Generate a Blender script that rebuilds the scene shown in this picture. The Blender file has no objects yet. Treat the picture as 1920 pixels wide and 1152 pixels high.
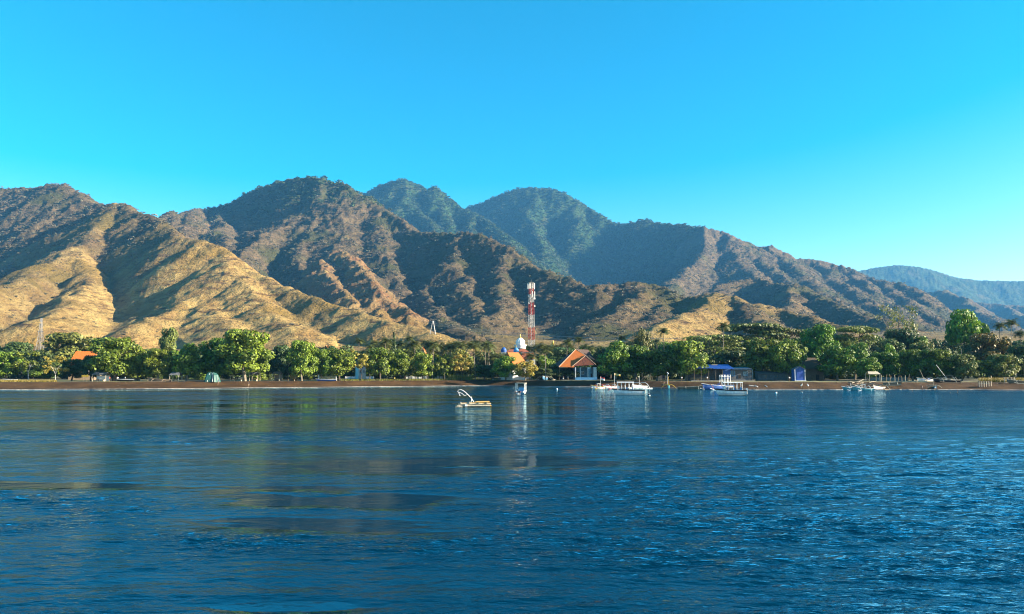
import bpy, bmesh, math, random
import numpy as np
from mathutils import Vector, Matrix
random.seed(7); np.random.seed(7)
R = math.radians
scene = bpy.context.scene
col = scene.collection

# ------------------------------------------------------------------ camera, sky, sun, exposure
CAM_H = 5.0
F = 1920 * 26.0 / 36.0
PITCH = math.atan(124 / F)
cam_d = bpy.data.cameras.new('camera'); cam = bpy.data.objects.new('camera', cam_d); col.objects.link(cam)
cam.location = (0, 0, CAM_H); cam.rotation_euler = (math.pi / 2 + PITCH, 0, 0)
cam_d.lens = 26; cam_d.sensor_width = 36; cam_d.clip_start = 0.5; cam_d.clip_end = 60000
scene.camera = cam
SUN_EL, SUN_AZ = R(19.5), R(97)      # azimuth clockwise from +Y (view direction), so the sun stands to the right
world = bpy.data.worlds.new('World'); scene.world = world; world.use_nodes = True
nt = world.node_tree; bg = nt.nodes['Background']
sky = nt.nodes.new('ShaderNodeTexSky'); sky.sky_type = 'NISHITA'; sky.sun_disc = False
sky.sun_elevation = SUN_EL; sky.sun_rotation = SUN_AZ
sky.altitude = 0; sky.air_density = 1.0; sky.dust_density = 0.9; sky.ozone_density = 1.0
hs = nt.nodes.new('ShaderNodeHueSaturation'); hs.inputs['Saturation'].default_value = 1.92
hs.inputs['Hue'].default_value = 0.485
nt.links.new(sky.outputs[0], hs.inputs['Color']); nt.links.new(hs.outputs[0], bg.inputs['Color'])
bg.inputs['Strength'].default_value = 0.058
sd = bpy.data.lights.new('sun', 'SUN'); sd.energy = 5.0; sd.angle = R(0.5); sd.color = (1.0, 0.87, 0.68)
sun = bpy.data.objects.new('sun', sd); col.objects.link(sun)
sv = Vector((math.sin(SUN_AZ) * math.cos(SUN_EL), math.cos(SUN_AZ) * math.cos(SUN_EL), math.sin(SUN_EL)))
sun.rotation_euler = sv.to_track_quat('Z', 'Y').to_euler()
scene.view_settings.view_transform = 'Standard'; scene.view_settings.look = 'None'
scene.view_settings.exposure = 2.33; scene.view_settings.gamma = 1.0
scene.view_settings.use_curve_mapping = False
scene.cycles.filter_width = 1.1; scene.cycles.max_bounces = 6; scene.cycles.volume_bounces = 0; scene.cycles.transparent_max_bounces = 8

# ------------------------------------------------------------------ helpers
CT, ST = math.cos(PITCH), math.sin(PITCH)
def at(px, py, Y):
    """world point at depth Y seen at photo pixel (px, py)"""
    u = (px - 960) / F; v = (576 - py) / F
    lam = Y / (CT - v * ST)
    return (u * lam, Y, CAM_H + (ST + v * CT) * lam)
def tag(o, label=None, cat=None, group=None, kind=None):
    if label: o['label'] = label
    if cat: o['category'] = cat
    if group: o['group'] = group
    if kind: o['kind'] = kind
    return o
def empty(name, loc=(0, 0, 0), rz=0, label=None, cat=None, group=None, rx=0, ry=0):
    o = bpy.data.objects.new(name, None); col.objects.link(o)
    o.location = loc; o.rotation_euler = (rx, ry, rz); o.empty_display_size = 0.3
    return tag(o, label, cat, group)
def link(name, me, parent=None, loc=None, rz=None):
    o = bpy.data.objects.new(name, me); col.objects.link(o)
    if parent: o.parent = parent
    if loc: o.location = loc
    if rz is not None: o.rotation_euler = (0, 0, rz)
    return o
def copy_tree(o, parent=None):
    c = o.copy(); col.objects.link(c); c.parent = parent
    for ch in o.children: copy_tree(ch, c)
    return c

class MB:
    """collects boxes, bars and tubes into one mesh"""
    def __init__(s): s.v = []; s.f = []
    def add(s, vs, fs):
        n = len(s.v); s.v += [tuple(p) for p in vs]; s.f += [tuple(i + n for i in f) for f in fs]; return s
    def box(s, c, size, rz=0, rx=0, ry=0):
        m = Matrix.Translation(c) @ Matrix.Rotation(rz, 4, 'Z') @ Matrix.Rotation(ry, 4, 'Y') @ Matrix.Rotation(rx, 4, 'X')
        a, b, d = (q / 2 for q in size)
        vs = [m @ Vector(p) for p in ((-a,-b,-d),(a,-b,-d),(a,b,-d),(-a,b,-d),(-a,-b,d),(a,-b,d),(a,b,d),(-a,b,d))]
        return s.add(vs, ((3,2,1,0),(4,5,6,7),(0,1,5,4),(1,2,6,5),(2,3,7,6),(3,0,4,7)))
    def tube(s, pts, r, n=6, r2=None):
        pts = [Vector(p) for p in pts]; k = len(pts); vs = []; fs = []
        for i, p in enumerate(pts):
            d = (pts[min(i + 1, k - 1)] - pts[max(i - 1, 0)]).normalized()
            up = Vector((0, 0, 1)) if abs(d.z) < 0.9 else Vector((1, 0, 0))
            a = d.cross(up).normalized(); b = d.cross(a)
            rr = r if r2 is None else r + (r2 - r) * i / (k - 1)
            for j in range(n):
                t = 2 * math.pi * j / n
                vs.append(p + (a * math.cos(t) + b * math.sin(t)) * rr)
        for i in range(k - 1):
            for j in range(n):
                fs.append((i*n+j, i*n+(j+1)%n, (i+1)*n+(j+1)%n, (i+1)*n+j))
        fs.append(tuple(range(n))); fs.append(tuple((k-1)*n + j for j in reversed(range(n))))
        return s.add(vs, fs)
    def lathe(s, prof, c=(0,0,0), n=16, ribs=0):
        vs = []; fs = []
        for r, z in prof:
            for j in range(n):
                t = 2*math.pi*j/n; rr = r*(1 + (ribs if j % 2 else 0))
                vs.append((c[0]+rr*math.cos(t), c[1]+rr*math.sin(t), c[2]+z))
        for i in range(len(prof)-1):
            for j in range(n): fs.append((i*n+j, i*n+(j+1)%n, (i+1)*n+(j+1)%n, (i+1)*n+j))
        fs.append(tuple(reversed(range(n)))); fs.append(tuple((len(prof)-1)*n+j for j in range(n)))
        return s.add(vs, fs)
    def slab(s, pts, th):
        """a planar polygon given thickness along its normal"""
        P = [Vector(p) for p in pts]; nrm = (P[1]-P[0]).cross(P[2]-P[0]).normalized()*th; k = len(P)
        fs = [tuple(range(k)), tuple(reversed(range(k, 2*k)))] + [(i, i+k, (i+1)%k+k, (i+1)%k) for i in range(k)]
        return s.add(P + [p - nrm for p in P], fs)
    def build(s, name, m, parent=None, smooth=False, loc=None):
        me = bpy.data.meshes.new(name); me.from_pydata(s.v, [], s.f); me.materials.append(m)
        if smooth: me.polygons.foreach_set('use_smooth', [True]*len(me.polygons))
        me.update()
        return link(name, me, parent, loc)

def np_mesh(name, V, Fc, m, smooth=False, n=4, tone=False):
    me = bpy.data.meshes.new(name); V = np.asarray(V, np.float32); Fc = np.asarray(Fc, np.int32)
    me.vertices.add(len(V)); me.vertices.foreach_set('co', V.ravel())
    me.loops.add(Fc.size); me.loops.foreach_set('vertex_index', Fc.ravel())
    me.polygons.add(len(Fc)); me.polygons.foreach_set('loop_start', np.arange(0, Fc.size, n, dtype=np.int32))
    if smooth: me.polygons.foreach_set('use_smooth', np.ones(len(Fc), bool))
    if tone:
        a = me.attributes.new('leaf_tone', 'FLOAT', 'FACE'); a.data.foreach_set('value', np.random.RandomState(len(Fc)).rand(len(Fc)).astype(np.float32))
    me.materials.append(m); me.update(calc_edges=True)
    return me

# ---- numpy noise
_rs = np.random.RandomState(3); PERM = _rs.permutation(512).astype(np.int64)
_ga = _rs.rand(512) * 2 * np.pi; GX, GY = np.cos(_ga), np.sin(_ga)
def perlin(x, y, seed=0):
    x = x + seed * 17.31; y = y - seed * 9.77
    xi = np.floor(x).astype(np.int64); yi = np.floor(y).astype(np.int64); xf = x - xi; yf = y - yi
    u = xf*xf*xf*(xf*(xf*6-15)+10); v = yf*yf*yf*(yf*(yf*6-15)+10)
    def g(ix, iy, fx, fy):
        h = PERM[(ix + PERM[iy & 511]) & 511]; return GX[h]*fx + GY[h]*fy
    a = g(xi, yi, xf, yf); b = g(xi+1, yi, xf-1, yf); c = g(xi, yi+1, xf, yf-1); d = g(xi+1, yi+1, xf-1, yf-1)
    return ((a*(1-u)+b*u)*(1-v) + (c*(1-u)+d*u)*v) * 1.5
def fbm(x, y, seed=0, o=4, gain=0.5):
    s = 0; a = 1
    for i in range(o): s = s + a*perlin(x*2**i, y*2**i, seed+i*5); a *= gain
    return s
def ridged(x, y, seed=0, o=3):
    s = 0; a = 0.6
    for i in range(o): s = s + a*(1 - np.abs(perlin(x*2**i, y*2**i, seed+i*3))*1.6); a *= 0.5
    return s
def sstep(a, b, x):
    t = np.clip((x - a)/(b - a), 0, 1); return t*t*(3-2*t)

# ------------------------------------------------------------------ materials
def nodes(name):
    m = bpy.data.materials.new(name); m.use_nodes = True
    return m, m.node_tree, m.node_tree.nodes['Principled BSDF']
def N(t, ty, **kw):
    n = t.nodes.new(ty)
    for k, v in kw.items():
        if k in n.inputs: n.inputs[k].default_value = v
        else: setattr(n, k, v)
    return n
def mixc(t, fac, a, b, blend='MIX'):
    n = t.nodes.new('ShaderNodeMix'); n.data_type = 'RGBA'; n.blend_type = blend
    for s, v in ((0, fac), (6, a), (7, b)):
        if hasattr(v, 'is_linked') or isinstance(v, bpy.types.NodeSocket): t.links.new(v, n.inputs[s])
        else: n.inputs[s].default_value = v if s == 0 else (*v, 1)
    return n.outputs[2]
def ramp(t, src, a, b):
    n = t.nodes.new('ShaderNodeMapRange'); n.inputs[1].default_value = a; n.inputs[2].default_value = b
    n.interpolation_type = 'SMOOTHSTEP'; t.links.new(src, n.inputs[0]); return n.outputs[0]
def noise(t, scale, detail=4, vec=None, rough=0.6, typ='FBM'):
    n = t.nodes.new('ShaderNodeTexNoise'); n.inputs['Scale'].default_value = scale
    n.inputs['Detail'].default_value = detail; n.inputs['Roughness'].default_value = rough
    if vec is not None: t.links.new(vec, n.inputs['Vector'])
    return n.outputs[0]
def geopos(t): return t.nodes.new('ShaderNodeNewGeometry').outputs['Position']

MATS = {}
def mat(name, c, rough=0.7, var=0.25, scale=1.5, metal=0.0, stretch=None):
    if name in MATS: return MATS[name]
    m, t, b = nodes(name)
    tc = t.nodes.new('ShaderNodeTexCoord'); vec = tc.outputs['Object']
    if stretch:
        mp = t.nodes.new('ShaderNodeMapping'); mp.inputs['Scale'].default_value = stretch
        t.links.new(vec, mp.inputs[0]); vec = mp.outputs[0]
    n1 = noise(t, scale, 5, vec); c = tuple(q*(1.0 if min(c) > .6 else 0.58) for q in c)
    d = tuple(q*(1-var) for q in c); l = tuple(min(1, q*(1+var*0.6)) for q in c)
    t.links.new(mixc(t, ramp(t, n1, 0.3, 0.7), d, l), b.inputs['Base Color'])
    b.inputs['Roughness'].default_value = rough; b.inputs['Metallic'].default_value = metal
    bp = N(t, 'ShaderNodeBump'); bp.inputs['Strength'].default_value = 0.25; bp.inputs['Distance'].default_value = 0.02
    t.links.new(n1, bp.inputs['Height']); t.links.new(bp.outputs[0], b.inputs['Normal'])
    MATS[name] = m; return m

def leaf_mat(name, c1, c2, hue=0.03):
    m, t, b = nodes(name)
    oi = t.nodes.new('ShaderNodeObjectInfo'); pos = geopos(t)
    n1 = noise(t, 0.45, 3, pos); n2 = noise(t, 3.0, 2, pos)
    f = t.nodes.new('ShaderNodeMath'); f.operation = 'ADD'; t.links.new(n1, f.inputs[0])
    f2 = t.nodes.new('ShaderNodeMath'); f2.operation = 'MULTIPLY'; f2.inputs[1].default_value = 0.5
    t.links.new(n2, f2.inputs[0]); t.links.new(f2.outputs[0], f.inputs[1])
    c1 = tuple(q*.82 for q in c1); c2 = tuple(q*1.12 for q in c2)
    lt = t.nodes.new('ShaderNodeAttribute'); lt.attribute_name = 'leaf_tone'
    f3 = t.nodes.new('ShaderNodeMath'); f3.operation = 'MULTIPLY_ADD'; f3.inputs[1].default_value = 0.55
    t.links.new(lt.outputs['Fac'], f3.inputs[0]); t.links.new(f.outputs[0], f3.inputs[2])
    c = mixc(t, ramp(t, f3.outputs[0], 0.60, 1.35), c1, c2)
    h = t.nodes.new('ShaderNodeHueSaturation')
    mr = t.nodes.new('ShaderNodeMapRange'); mr.inputs[3].default_value = 0.5 - hue; mr.inputs[4].default_value = 0.5 + hue*0.6
    t.links.new(oi.outputs['Random'], mr.inputs[0]); t.links.new(mr.outputs[0], h.inputs['Hue'])
    mv = t.nodes.new('ShaderNodeMapRange'); mv.inputs[3].default_value = 0.75; mv.inputs[4].default_value = 1.3
    sh = t.nodes.new('ShaderNodeMath'); sh.operation = 'FRACT'
    s7 = t.nodes.new('ShaderNodeMath'); s7.operation = 'MULTIPLY'; s7.inputs[1].default_value = 7.31
    t.links.new(oi.outputs['Random'], s7.inputs[0]); t.links.new(s7.outputs[0], sh.inputs[0])
    t.links.new(sh.outputs[0], mv.inputs[0]); t.links.new(mv.outputs[0], h.inputs['Value'])
    t.links.new(c, h.inputs['Color']); t.links.new(h.outputs[0], b.inputs['Base Color'])
    b.inputs['Roughness'].default_value = 0.55; b.inputs['Specular IOR Level'].default_value = 0.35
    tr = t.nodes.new('ShaderNodeBsdfTranslucent'); t.links.new(h.outputs[0], tr.inputs['Color'])
    mx = t.nodes.new('ShaderNodeMixShader'); mx.inputs[0].default_value = 0.22
    out = t.nodes['Material Output']
    t.links.new(b.outputs[0], mx.inputs[1]); t.links.new(tr.outputs[0], mx.inputs[2]); t.links.new(mx.outputs[0], out.inputs['Surface'])
    return m

def terrain_material():
    m, t, b = nodes('mountain_surface'); pos = geopos(t)
    def attr(n): a = t.nodes.new('ShaderNodeAttribute'); a.attribute_name = n; return a.outputs['Fac']
    big = noise(t, 0.006, 4, pos); mid = noise(t, 0.035, 6, pos, 0.65); fine = noise(t, 0.22, 5, pos, 0.7)
    mp = t.nodes.new('ShaderNodeMapping'); mp.inputs['Scale'].default_value = (0.02, 0.02, 0.16)
    t.links.new(pos, mp.inputs[0]); strata = noise(t, 1.0, 5, mp.outputs[0], 0.65)
    gold = mixc(t, ramp(t, mid, 0.35, 0.65), (0.215, 0.134, 0.045), (0.32, 0.228, 0.080))
    gold = mixc(t, ramp(t, strata, 0.52, 0.66), gold, (0.0832, 0.0478, 0.0187))
    gold = mixc(t, ramp(t, big, 0.5, 0.62), gold, (0.1914, 0.1248, 0.0333))
    brown = mixc(t, ramp(t, mid, 0.35, 0.65), (0.0483, 0.0351, 0.0195), (0.1037, 0.0764, 0.0396))
    brown = mixc(t, ramp(t, strata, 0.53, 0.63), brown, (0.1303, 0.0877, 0.0466))
    brown = mixc(t, ramp(t, big, 0.50, 0.62), brown, (0.0483, 0.0481, 0.0164))
    green = mixc(t, ramp(t, mid, 0.35, 0.65), (0.0096, 0.0254, 0.0084), (0.0313, 0.0594, 0.0164))
    green = mixc(t, ramp(t, big, 0.55, 0.68), green, (0.0675, 0.0679, 0.0256))
    pale = mixc(t, ramp(t, mid, 0.35, 0.65), (0.0832, 0.0707, 0.0354), (0.1248, 0.1123, 0.0541))
    rock = mixc(t, ramp(t, strata, 0.4, 0.6), (0.150, 0.072, 0.030), (0.190, 0.120, 0.055))
    c = mixc(t, attr('scrub'), gold, brown)
    c = mixc(t, attr('rocky'), c, rock)
    c = mixc(t, attr('forest'), c, green)
    c = mixc(t, attr('plain'), c, pale)
    c = mixc(t, ramp(t, fine, 0.54, 0.66), c, mixc(t, 0.55, c, (0.020, 0.020, 0.009)))
    streak = noise(t, 0.10, 6, pos, 0.75)
    c = mixc(t, ramp(t, streak, 0.57, 0.66), c, mixc(t, 0.42, c, (0.030, 0.022, 0.014)))
    t.links.new(c, b.inputs['Base Color']); b.inputs['Roughness'].default_value = 0.95
    b.inputs['Specular IOR Level'].default_value = 0.1
    ad = t.nodes.new('ShaderNodeMath'); ad.operation = 'MULTIPLY_ADD'; ad.inputs[1].default_value = 3.0
    t.links.new(mid, ad.inputs[0]); t.links.new(fine, ad.inputs[2])
    bp = N(t, 'ShaderNodeBump'); bp.inputs['Strength'].default_value = 0.9; bp.inputs['Distance'].default_value = 6.0
    t.links.new(ad.outputs[0], bp.inputs['Height']); t.links.new(bp.outputs[0], b.inputs['Normal'])
    return m

def sand_material():
    m, t, b = nodes('dark_volcanic_sand'); pos = geopos(t)
    n1 = noise(t, 0.15, 6, pos); n2 = noise(t, 2.5, 4, pos)
    c = mixc(t, ramp(t, n1, 0.35, 0.65), (0.036, 0.019, 0.007), (0.066, 0.035, 0.013))
    c = mixc(t, ramp(t, n2, 0.60, 0.72), c, (0.10, 0.07, 0.035))
    sp = t.nodes.new('ShaderNodeSeparateXYZ'); t.links.new(pos, sp.inputs[0])
    wet = ramp(t, sp.outputs[2], 0.45, 0.15)
    c = mixc(t, wet, c, (0.014, 0.009, 0.005))
    mu = t.nodes.new('ShaderNodeMath'); mu.operation = 'MULTIPLY_ADD'; mu.inputs[1].default_value = -0.2; mu.inputs[2].default_value = 0.95
    t.links.new(wet, mu.inputs[0]); t.links.new(mu.outputs[0], b.inputs['Roughness'])
    b.inputs['Specular IOR Level'].default_value = 0.12
    t.links.new(c, b.inputs['Base Color'])
    bp = N(t, 'ShaderNodeBump'); bp.inputs['Strength'].default_value = 0.6; bp.inputs['Distance'].default_value = 0.25
    t.links.new(n2, bp.inputs['Height']); t.links.new(bp.outputs[0], b.inputs['Normal'])
    return m
def grass_material():
    m, t, b = nodes('coastal_ground'); pos = geopos(t)
    n1 = noise(t, 0.04, 5, pos); n2 = noise(t, 0.8, 4, pos)
    c = mixc(t, ramp(t, n1, 0.42, 0.56), (0.03, 0.024, 0.011), (0.10, 0.10, 0.018))
    c = mixc(t, ramp(t, n2, 0.5, 0.75), c, (0.12, 0.085, 0.03))
    t.links.new(c, b.inputs['Base Color']); b.inputs['Roughness'].default_value = 0.95
    return m
def water_material():
    m, t, b = nodes('sea_water'); pos = geopos(t)
    mp = t.nodes.new('ShaderNodeMapping'); mp.inputs['Scale'].default_value = (0.55, 1.5, 1); mp.inputs['Rotation'].default_value = (0, 0, R(-12))
    t.links.new(pos, mp.inputs[0])
    a = noise(t, 1.1, 4, mp.outputs[0], 0.6); c2 = noise(t, 5.0, 3, mp.outputs[0], 0.6)
    at_ = t.nodes.new('ShaderNodeAttribute'); at_.attribute_name = 'ripple'
    s = t.nodes.new('ShaderNodeMath'); s.operation = 'MULTIPLY_ADD'; s.inputs[1].default_value = 0.22
    t.links.new(c2, s.inputs[0]); t.links.new(a, s.inputs[2])
    h = t.nodes.new('ShaderNodeMath'); h.operation = 'MULTIPLY'; t.links.new(s.outputs[0], h.inputs[0]); t.links.new(at_.outputs['Fac'], h.inputs[1])
    bp = N(t, 'ShaderNodeBump'); bp.inputs['Strength'].default_value = 1.0; bp.inputs['Distance'].default_value = 0.21
    t.links.new(h.outputs[0], bp.inputs['Height'])
    # a blue-green water body under a reflecting surface
    t.nodes.remove(b); df = t.nodes.new('ShaderNodeBsdfDiffuse'); df.inputs['Color'].default_value = (0.0, 0.013, 0.029, 1)
    gl = t.nodes.new('ShaderNodeBsdfGlossy'); gl.inputs['Color'].default_value = (0.58, 0.90, 1.0, 1); gl.inputs['Roughness'].default_value = 0.04
    fr = t.nodes.new('ShaderNodeFresnel'); fr.inputs['IOR'].default_value = 1.33; mx = t.nodes.new('ShaderNodeMixShader')
    for nd in (df, gl, fr): t.links.new(bp.outputs[0], nd.inputs['Normal'])
    t.links.new(fr.outputs[0], mx.inputs[0]); t.links.new(df.outputs[0], mx.inputs[1]); t.links.new(gl.outputs[0], mx.inputs[2])
    t.links.new(mx.outputs[0], t.nodes['Material Output'].inputs['Surface'])
    return m
M_TERR = terrain_material(); M_SAND = sand_material(); M_LAND = grass_material(); M_WATER = water_material()

# ------------------------------------------------------------------ land form
def shore_px(px):
    return np.interp(px, [-1500, 0, 300, 600, 900, 1200, 1400, 1700, 1920, 3400], [733, 731.5, 730, 727, 724, 727.5, 731, 731.5, 732.5, 735])
def shoreY(t):
    px = 960 + t * F * 1.0
    base = CAM_H / np.tan(np.arctan((shore_px(px) - 576)/F) - PITCH)
    return base + 1.8*perlin(t*9, t*0, 4) + 0.7*perlin(t*34, t*0+3, 5)

# ridge crests: (photo x, photo y, depth in metres); slope of the flanks; gully depth; cover class
# classes: 0 gold grass, 1 brown scrub, 2 forest, 3 rocky
RID = [
 # far left mountain
 ([(-700,470,2600),(-350,420,2500),(-120,372,2400),(0,362,2350),(40,353,2300),(80,351,2250),(120,346,2200),(150,360,2120),(185,386,2000),(218,383,1750)],.62,.16,1),
 ([(40,353,2300),(22,400,2050),(8,450,1850),(-10,510,1600)],.62,.2,1),
 ([(120,346,2200),(104,385,2030),(84,415,1880),(62,440,1750),(42,480,1600),(25,505,1480)],.62,.2,1),
 ([(150,360,2120),(140,395,1980),(118,420,1850),(100,450,1700)],.66,.2,1),
 ([(218,382,1750),(203,402,1640),(178,428,1530),(140,464,1380),(95,494,1240),(40,522,1100),(-40,545,960),(-160,580,820)],.62,.15,0.45),
 ([(140,464,1380),(170,510,1230),(160,545,1090),(120,575,960),(70,600,860)],.60,.12,0.1),
 ([(218,382,1750),(240,388,1690),(262,400,1630),(280,404,1580),(302,414,1500),(325,435,1400),(352,448,1310),(378,452,1250)],.68,.15,0.6),
 ([(268,402,1600),(256,435,1500),(236,470,1420),(205,500,1340)],.66,.16,0.5),
 # tan ridge in front
 ([(378,452,1250),(393,470,1205),(391,500,1150),(383,525,1105),(374,546,1060),(338,572,970),(300,592,900),(255,612,830),(215,628,780)],.70,.07,0),
 ([(378,452,1250),(408,458,1225),(428,472,1200),(462,502,1150),(515,530,1085),(575,553,1020),(645,578,950),(710,597,890),(765,616,840),(830,634,780),(880,642,740)],.68,.08,0),
 ([(428,480,1190),(470,545,1020),(520,595,890),(560,632,780)],.50,.10,0),
 ([(374,546,1060),(410,585,930),(450,625,790)],.50,.10,0),
 # main brown mountain, skyline
 ([(302,416,2250),(322,399,2400),(338,402,2550),(360,396,2720),(400,391,2950),(430,386,3100),(462,370,3020),(492,352,2920),(540,339,2780),(575,335,2680),(606,335,2600),(640,343,2560),(662,357,2500),(685,374,2420),(715,392,2330),(742,406,2250),(765,430,2150),(798,441,2060),(830,438,1960),(868,437,1880),(902,440,1800),(930,453,1740),(952,466,1690),(975,491,1610),(1008,505,1520),(1055,518,1430),(1100,535,1350),(1125,548,1290)],.68,.18,1),
 ([(320,400,2380),(312,430,2120),(322,452,1980)],.66,.2,1),
 ([(372,394,2740),(360,412,2250),(345,430,2150)],.66,.2,1),
 ([(415,388,2950),(412,415,2500),(424,450,2030),(430,478,1900)],.66,.2,1),
 ([(606,335,2600),(603,362,2470),(596,398,2280),(582,432,2110),(563,458,1980),(558,490,1840),(566,520,1700),(575,545,1580)],.70,.22,1),
 ([(560,425,2250),(530,425,2180),(492,440,2050),(462,465,1900),(458,495,1760),(470,520,1640)],.70,.2,1),
 ([(640,343,2560),(648,385,2330),(640,430,2100),(640,465,1920),(655,495,1760),(690,520,1600)],.46,.26,1),
 ([(640,465,1920),(672,500,1660),(700,530,1500),(722,556,1370),(748,575,1260),(764,600,1120)],.70,.34,3),
 ([(600,490,1750),(615,520,1580),(640,545,1430),(660,575,1260)],.66,.34,3),
 ([(690,520,1600),(690,550,1420),(712,580,1230),(720,600,1100)],.66,.34,3),
 ([(715,392,2330),(712,430,2130),(722,470,1930),(735,505,1750),(752,535,1600)],.48,.24,1),
 ([(765,430,2150),(776,470,1960),(790,505,1780),(800,540,1600),(812,572,1400),(825,595,1230),(850,618,1060),(885,640,900)],.66,.2,1),
 ([(868,437,1880),(858,475,1740),(862,510,1600),(875,545,1450),(900,580,1270)],.66,.24,1),
 ([(952,466,1690),(938,505,1560),(930,540,1430),(940,575,1270),(905,605,1130)],.62,.22,1),
 ([(1100,535,1350),(1150,533,1340),(1200,529,1340),(1240,541,1320),(1290,556,1280),(1330,566,1250)],.5,.2,1),
 ([(1200,529,1340),(1185,560,1210),(1150,590,1060),(1115,612,940)],.5,.2,1),
 ([(1260,548,1300),(1235,580,1150),(1200,610,980)],.5,.2,1),
 # far green peaks
 ([(640,400,4900),(683,366,4700),(718,346,4600),(757,336,4500),(785,348,4500),(800,357,4450),(816,350,4400),(838,370,4350),(866,392,4250),(888,401,4150),(915,417,3950),(940,438,3700),(965,462,3400),(1000,500,2950)],.75,.22,2),
 ([(757,336,4500),(764,365,4330),(784,395,4100),(812,425,3800),(830,445,3600)],.75,.25,2),
 ([(720,346,4600),(716,380,4350),(735,410,4050)],.75,.25,2),
 ([(838,370,4350),(828,395,4150),(845,425,3900)],.75,.25,2),
 ([(888,401,4150),(880,425,3900),(892,450,3600)],.75,.25,2),
 ([(820,420,5600),(880,388,5300),(920,374,5200),(950,360,5100),(975,354,5050),(1005,352,5000),(1040,355,4950),(1062,364,4900),(1085,378,4850),(1105,391,4800),(1128,404,4700),(1150,420,4600),(1190,418,4450),(1210,412,4350),(1228,420,4300),(1270,422,4050),(1320,426,3800)],.72,.2,2),
 ([(930,371,5150),(925,400,4900),(938,430,4600),(962,465,4200),(985,495,3800)],.75,.25,2),
 ([(1005,352,5000),(990,395,4700),(1002,435,4350),(1022,470,3950),(1010,500,3600)],.75,.25,2),
 ([(1085,378,4850),(1072,400,4650),(1078,425,4400)],.72,.2,2),
 # ridge coming down on the right with its deep blue shaded flank
 ([(1320,426,3800),(1352,434,3800),(1395,452,3800),(1420,462,3780),(1446,462,3750),(1470,474,3750),(1500,484,3720),(1540,489,3700),(1575,497,3650),(1600,507,3600),(1640,524,3450),(1662,527,3400),(1690,536,3250),(1720,548,3050),(1745,566,2800)],.62,.18,1.25),
 ([(1320,426,3800),(1322,450,3600),(1322,470,3400),(1300,498,3080),(1278,518,2820),(1248,544,2450),(1215,560,2200)],.72,.2,1.2),
 ([(1352,434,3800),(1372,470,3450),(1402,505,3050),(1430,525,2750),(1462,545,2450)],.50,.24,1.15),
 ([(1395,452,3800),(1425,490,3350),(1460,515,3000),(1490,535,2700)],.50,.24,1.15),
 ([(1446,462,3750),(1470,490,3400),(1500,512,3080),(1525,530,2800),(1560,560,2400),(1600,588,2000)],.50,.24,1.1),
 ([(1540,489,3700),(1550,515,3350),(1590,535,2980),(1615,558,2600),(1655,582,2200),(1700,602,1800)],.50,.24,1.1),
 ([(1600,507,3600),(1625,540,3100),(1660,565,2700),(1705,590,2250)],.62,.22,1.1),
 ([(1662,527,3400),(1685,555,2950),(1730,585,2450),(1760,600,2100)],.62,.22,1.1),
 # middle hills on the right
 ([(1310,556,2200),(1345,538,2250),(1385,526,2300),(1420,522,2300),(1445,530,2200),(1470,538,2100),(1492,531,2050),(1525,550,1930),(1560,567,1780),(1610,588,1580),(1670,606,1350)],.6,.18,.85),
 ([(1492,531,2050),(1480,560,1850),(1450,590,1550)],.6,.18,.6),
 ([(1225,590,1300),(1262,570,1260),(1300,556,1220),(1342,550,1200),(1375,556,1180),(1400,570,1130),(1442,572,1180),(1480,586,1120),(1530,602,1000),(1580,618,880)],.6,.16,.7),
 ([(1342,550,1200),(1318,575,1080),(1272,600,930),(1225,622,800)],.52,.14,.22),
 ([(1400,570,1130),(1420,595,1000),(1440,620,860)],.55,.14,.9),
 # far right
 ([(1500,560,7400),(1560,530,7600),(1600,511,7800),(1640,502,8000),(1680,497,8000),(1720,500,8000),(1755,509,8000),(1790,520,8000),(1830,526,8000),(1880,527,8000),(1930,528,8000),(2050,540,8000),(2300,560,8000)],.5,.12,1.8),
 ([(1690,560,4700),(1740,549,4600),(1772,543,4500),(1795,555,4300),(1820,573,4000),(1845,592,3500),(1880,606,3000)],.55,.2,1.2),
 ([(1790,575,5600),(1840,566,5500),(1885,572,5400),(1925,574,5300),(2000,565,5200),(2200,580,5000)],.5,.2,1.3),
 ([(1885,572,5400),(1900,590,4600),(1925,603,3900)],.5,.2,1.2),
]
def grid_axes():
    tin = np.linspace(-0.735, 0.735, 1000)
    tl = np.linspace(-1.15, -0.735, 70)[:-1]; tr = np.linspace(0.735, 1.15, 70)[1:]
    return np.concatenate([tl, tin, tr])
T_AX = grid_axes()
BEACH_W, LAND_END = 13.5, 640.0
def plainz(X, Y):
    s = np.maximum(0, Y - 520.0)
    return 2.7 + 0.115*s*(1/(1 + s/2600.0)) + 0.9*fbm(X/60, Y/60, 2, 3)*np.clip((Y-300)/300, 0, 3)
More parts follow.
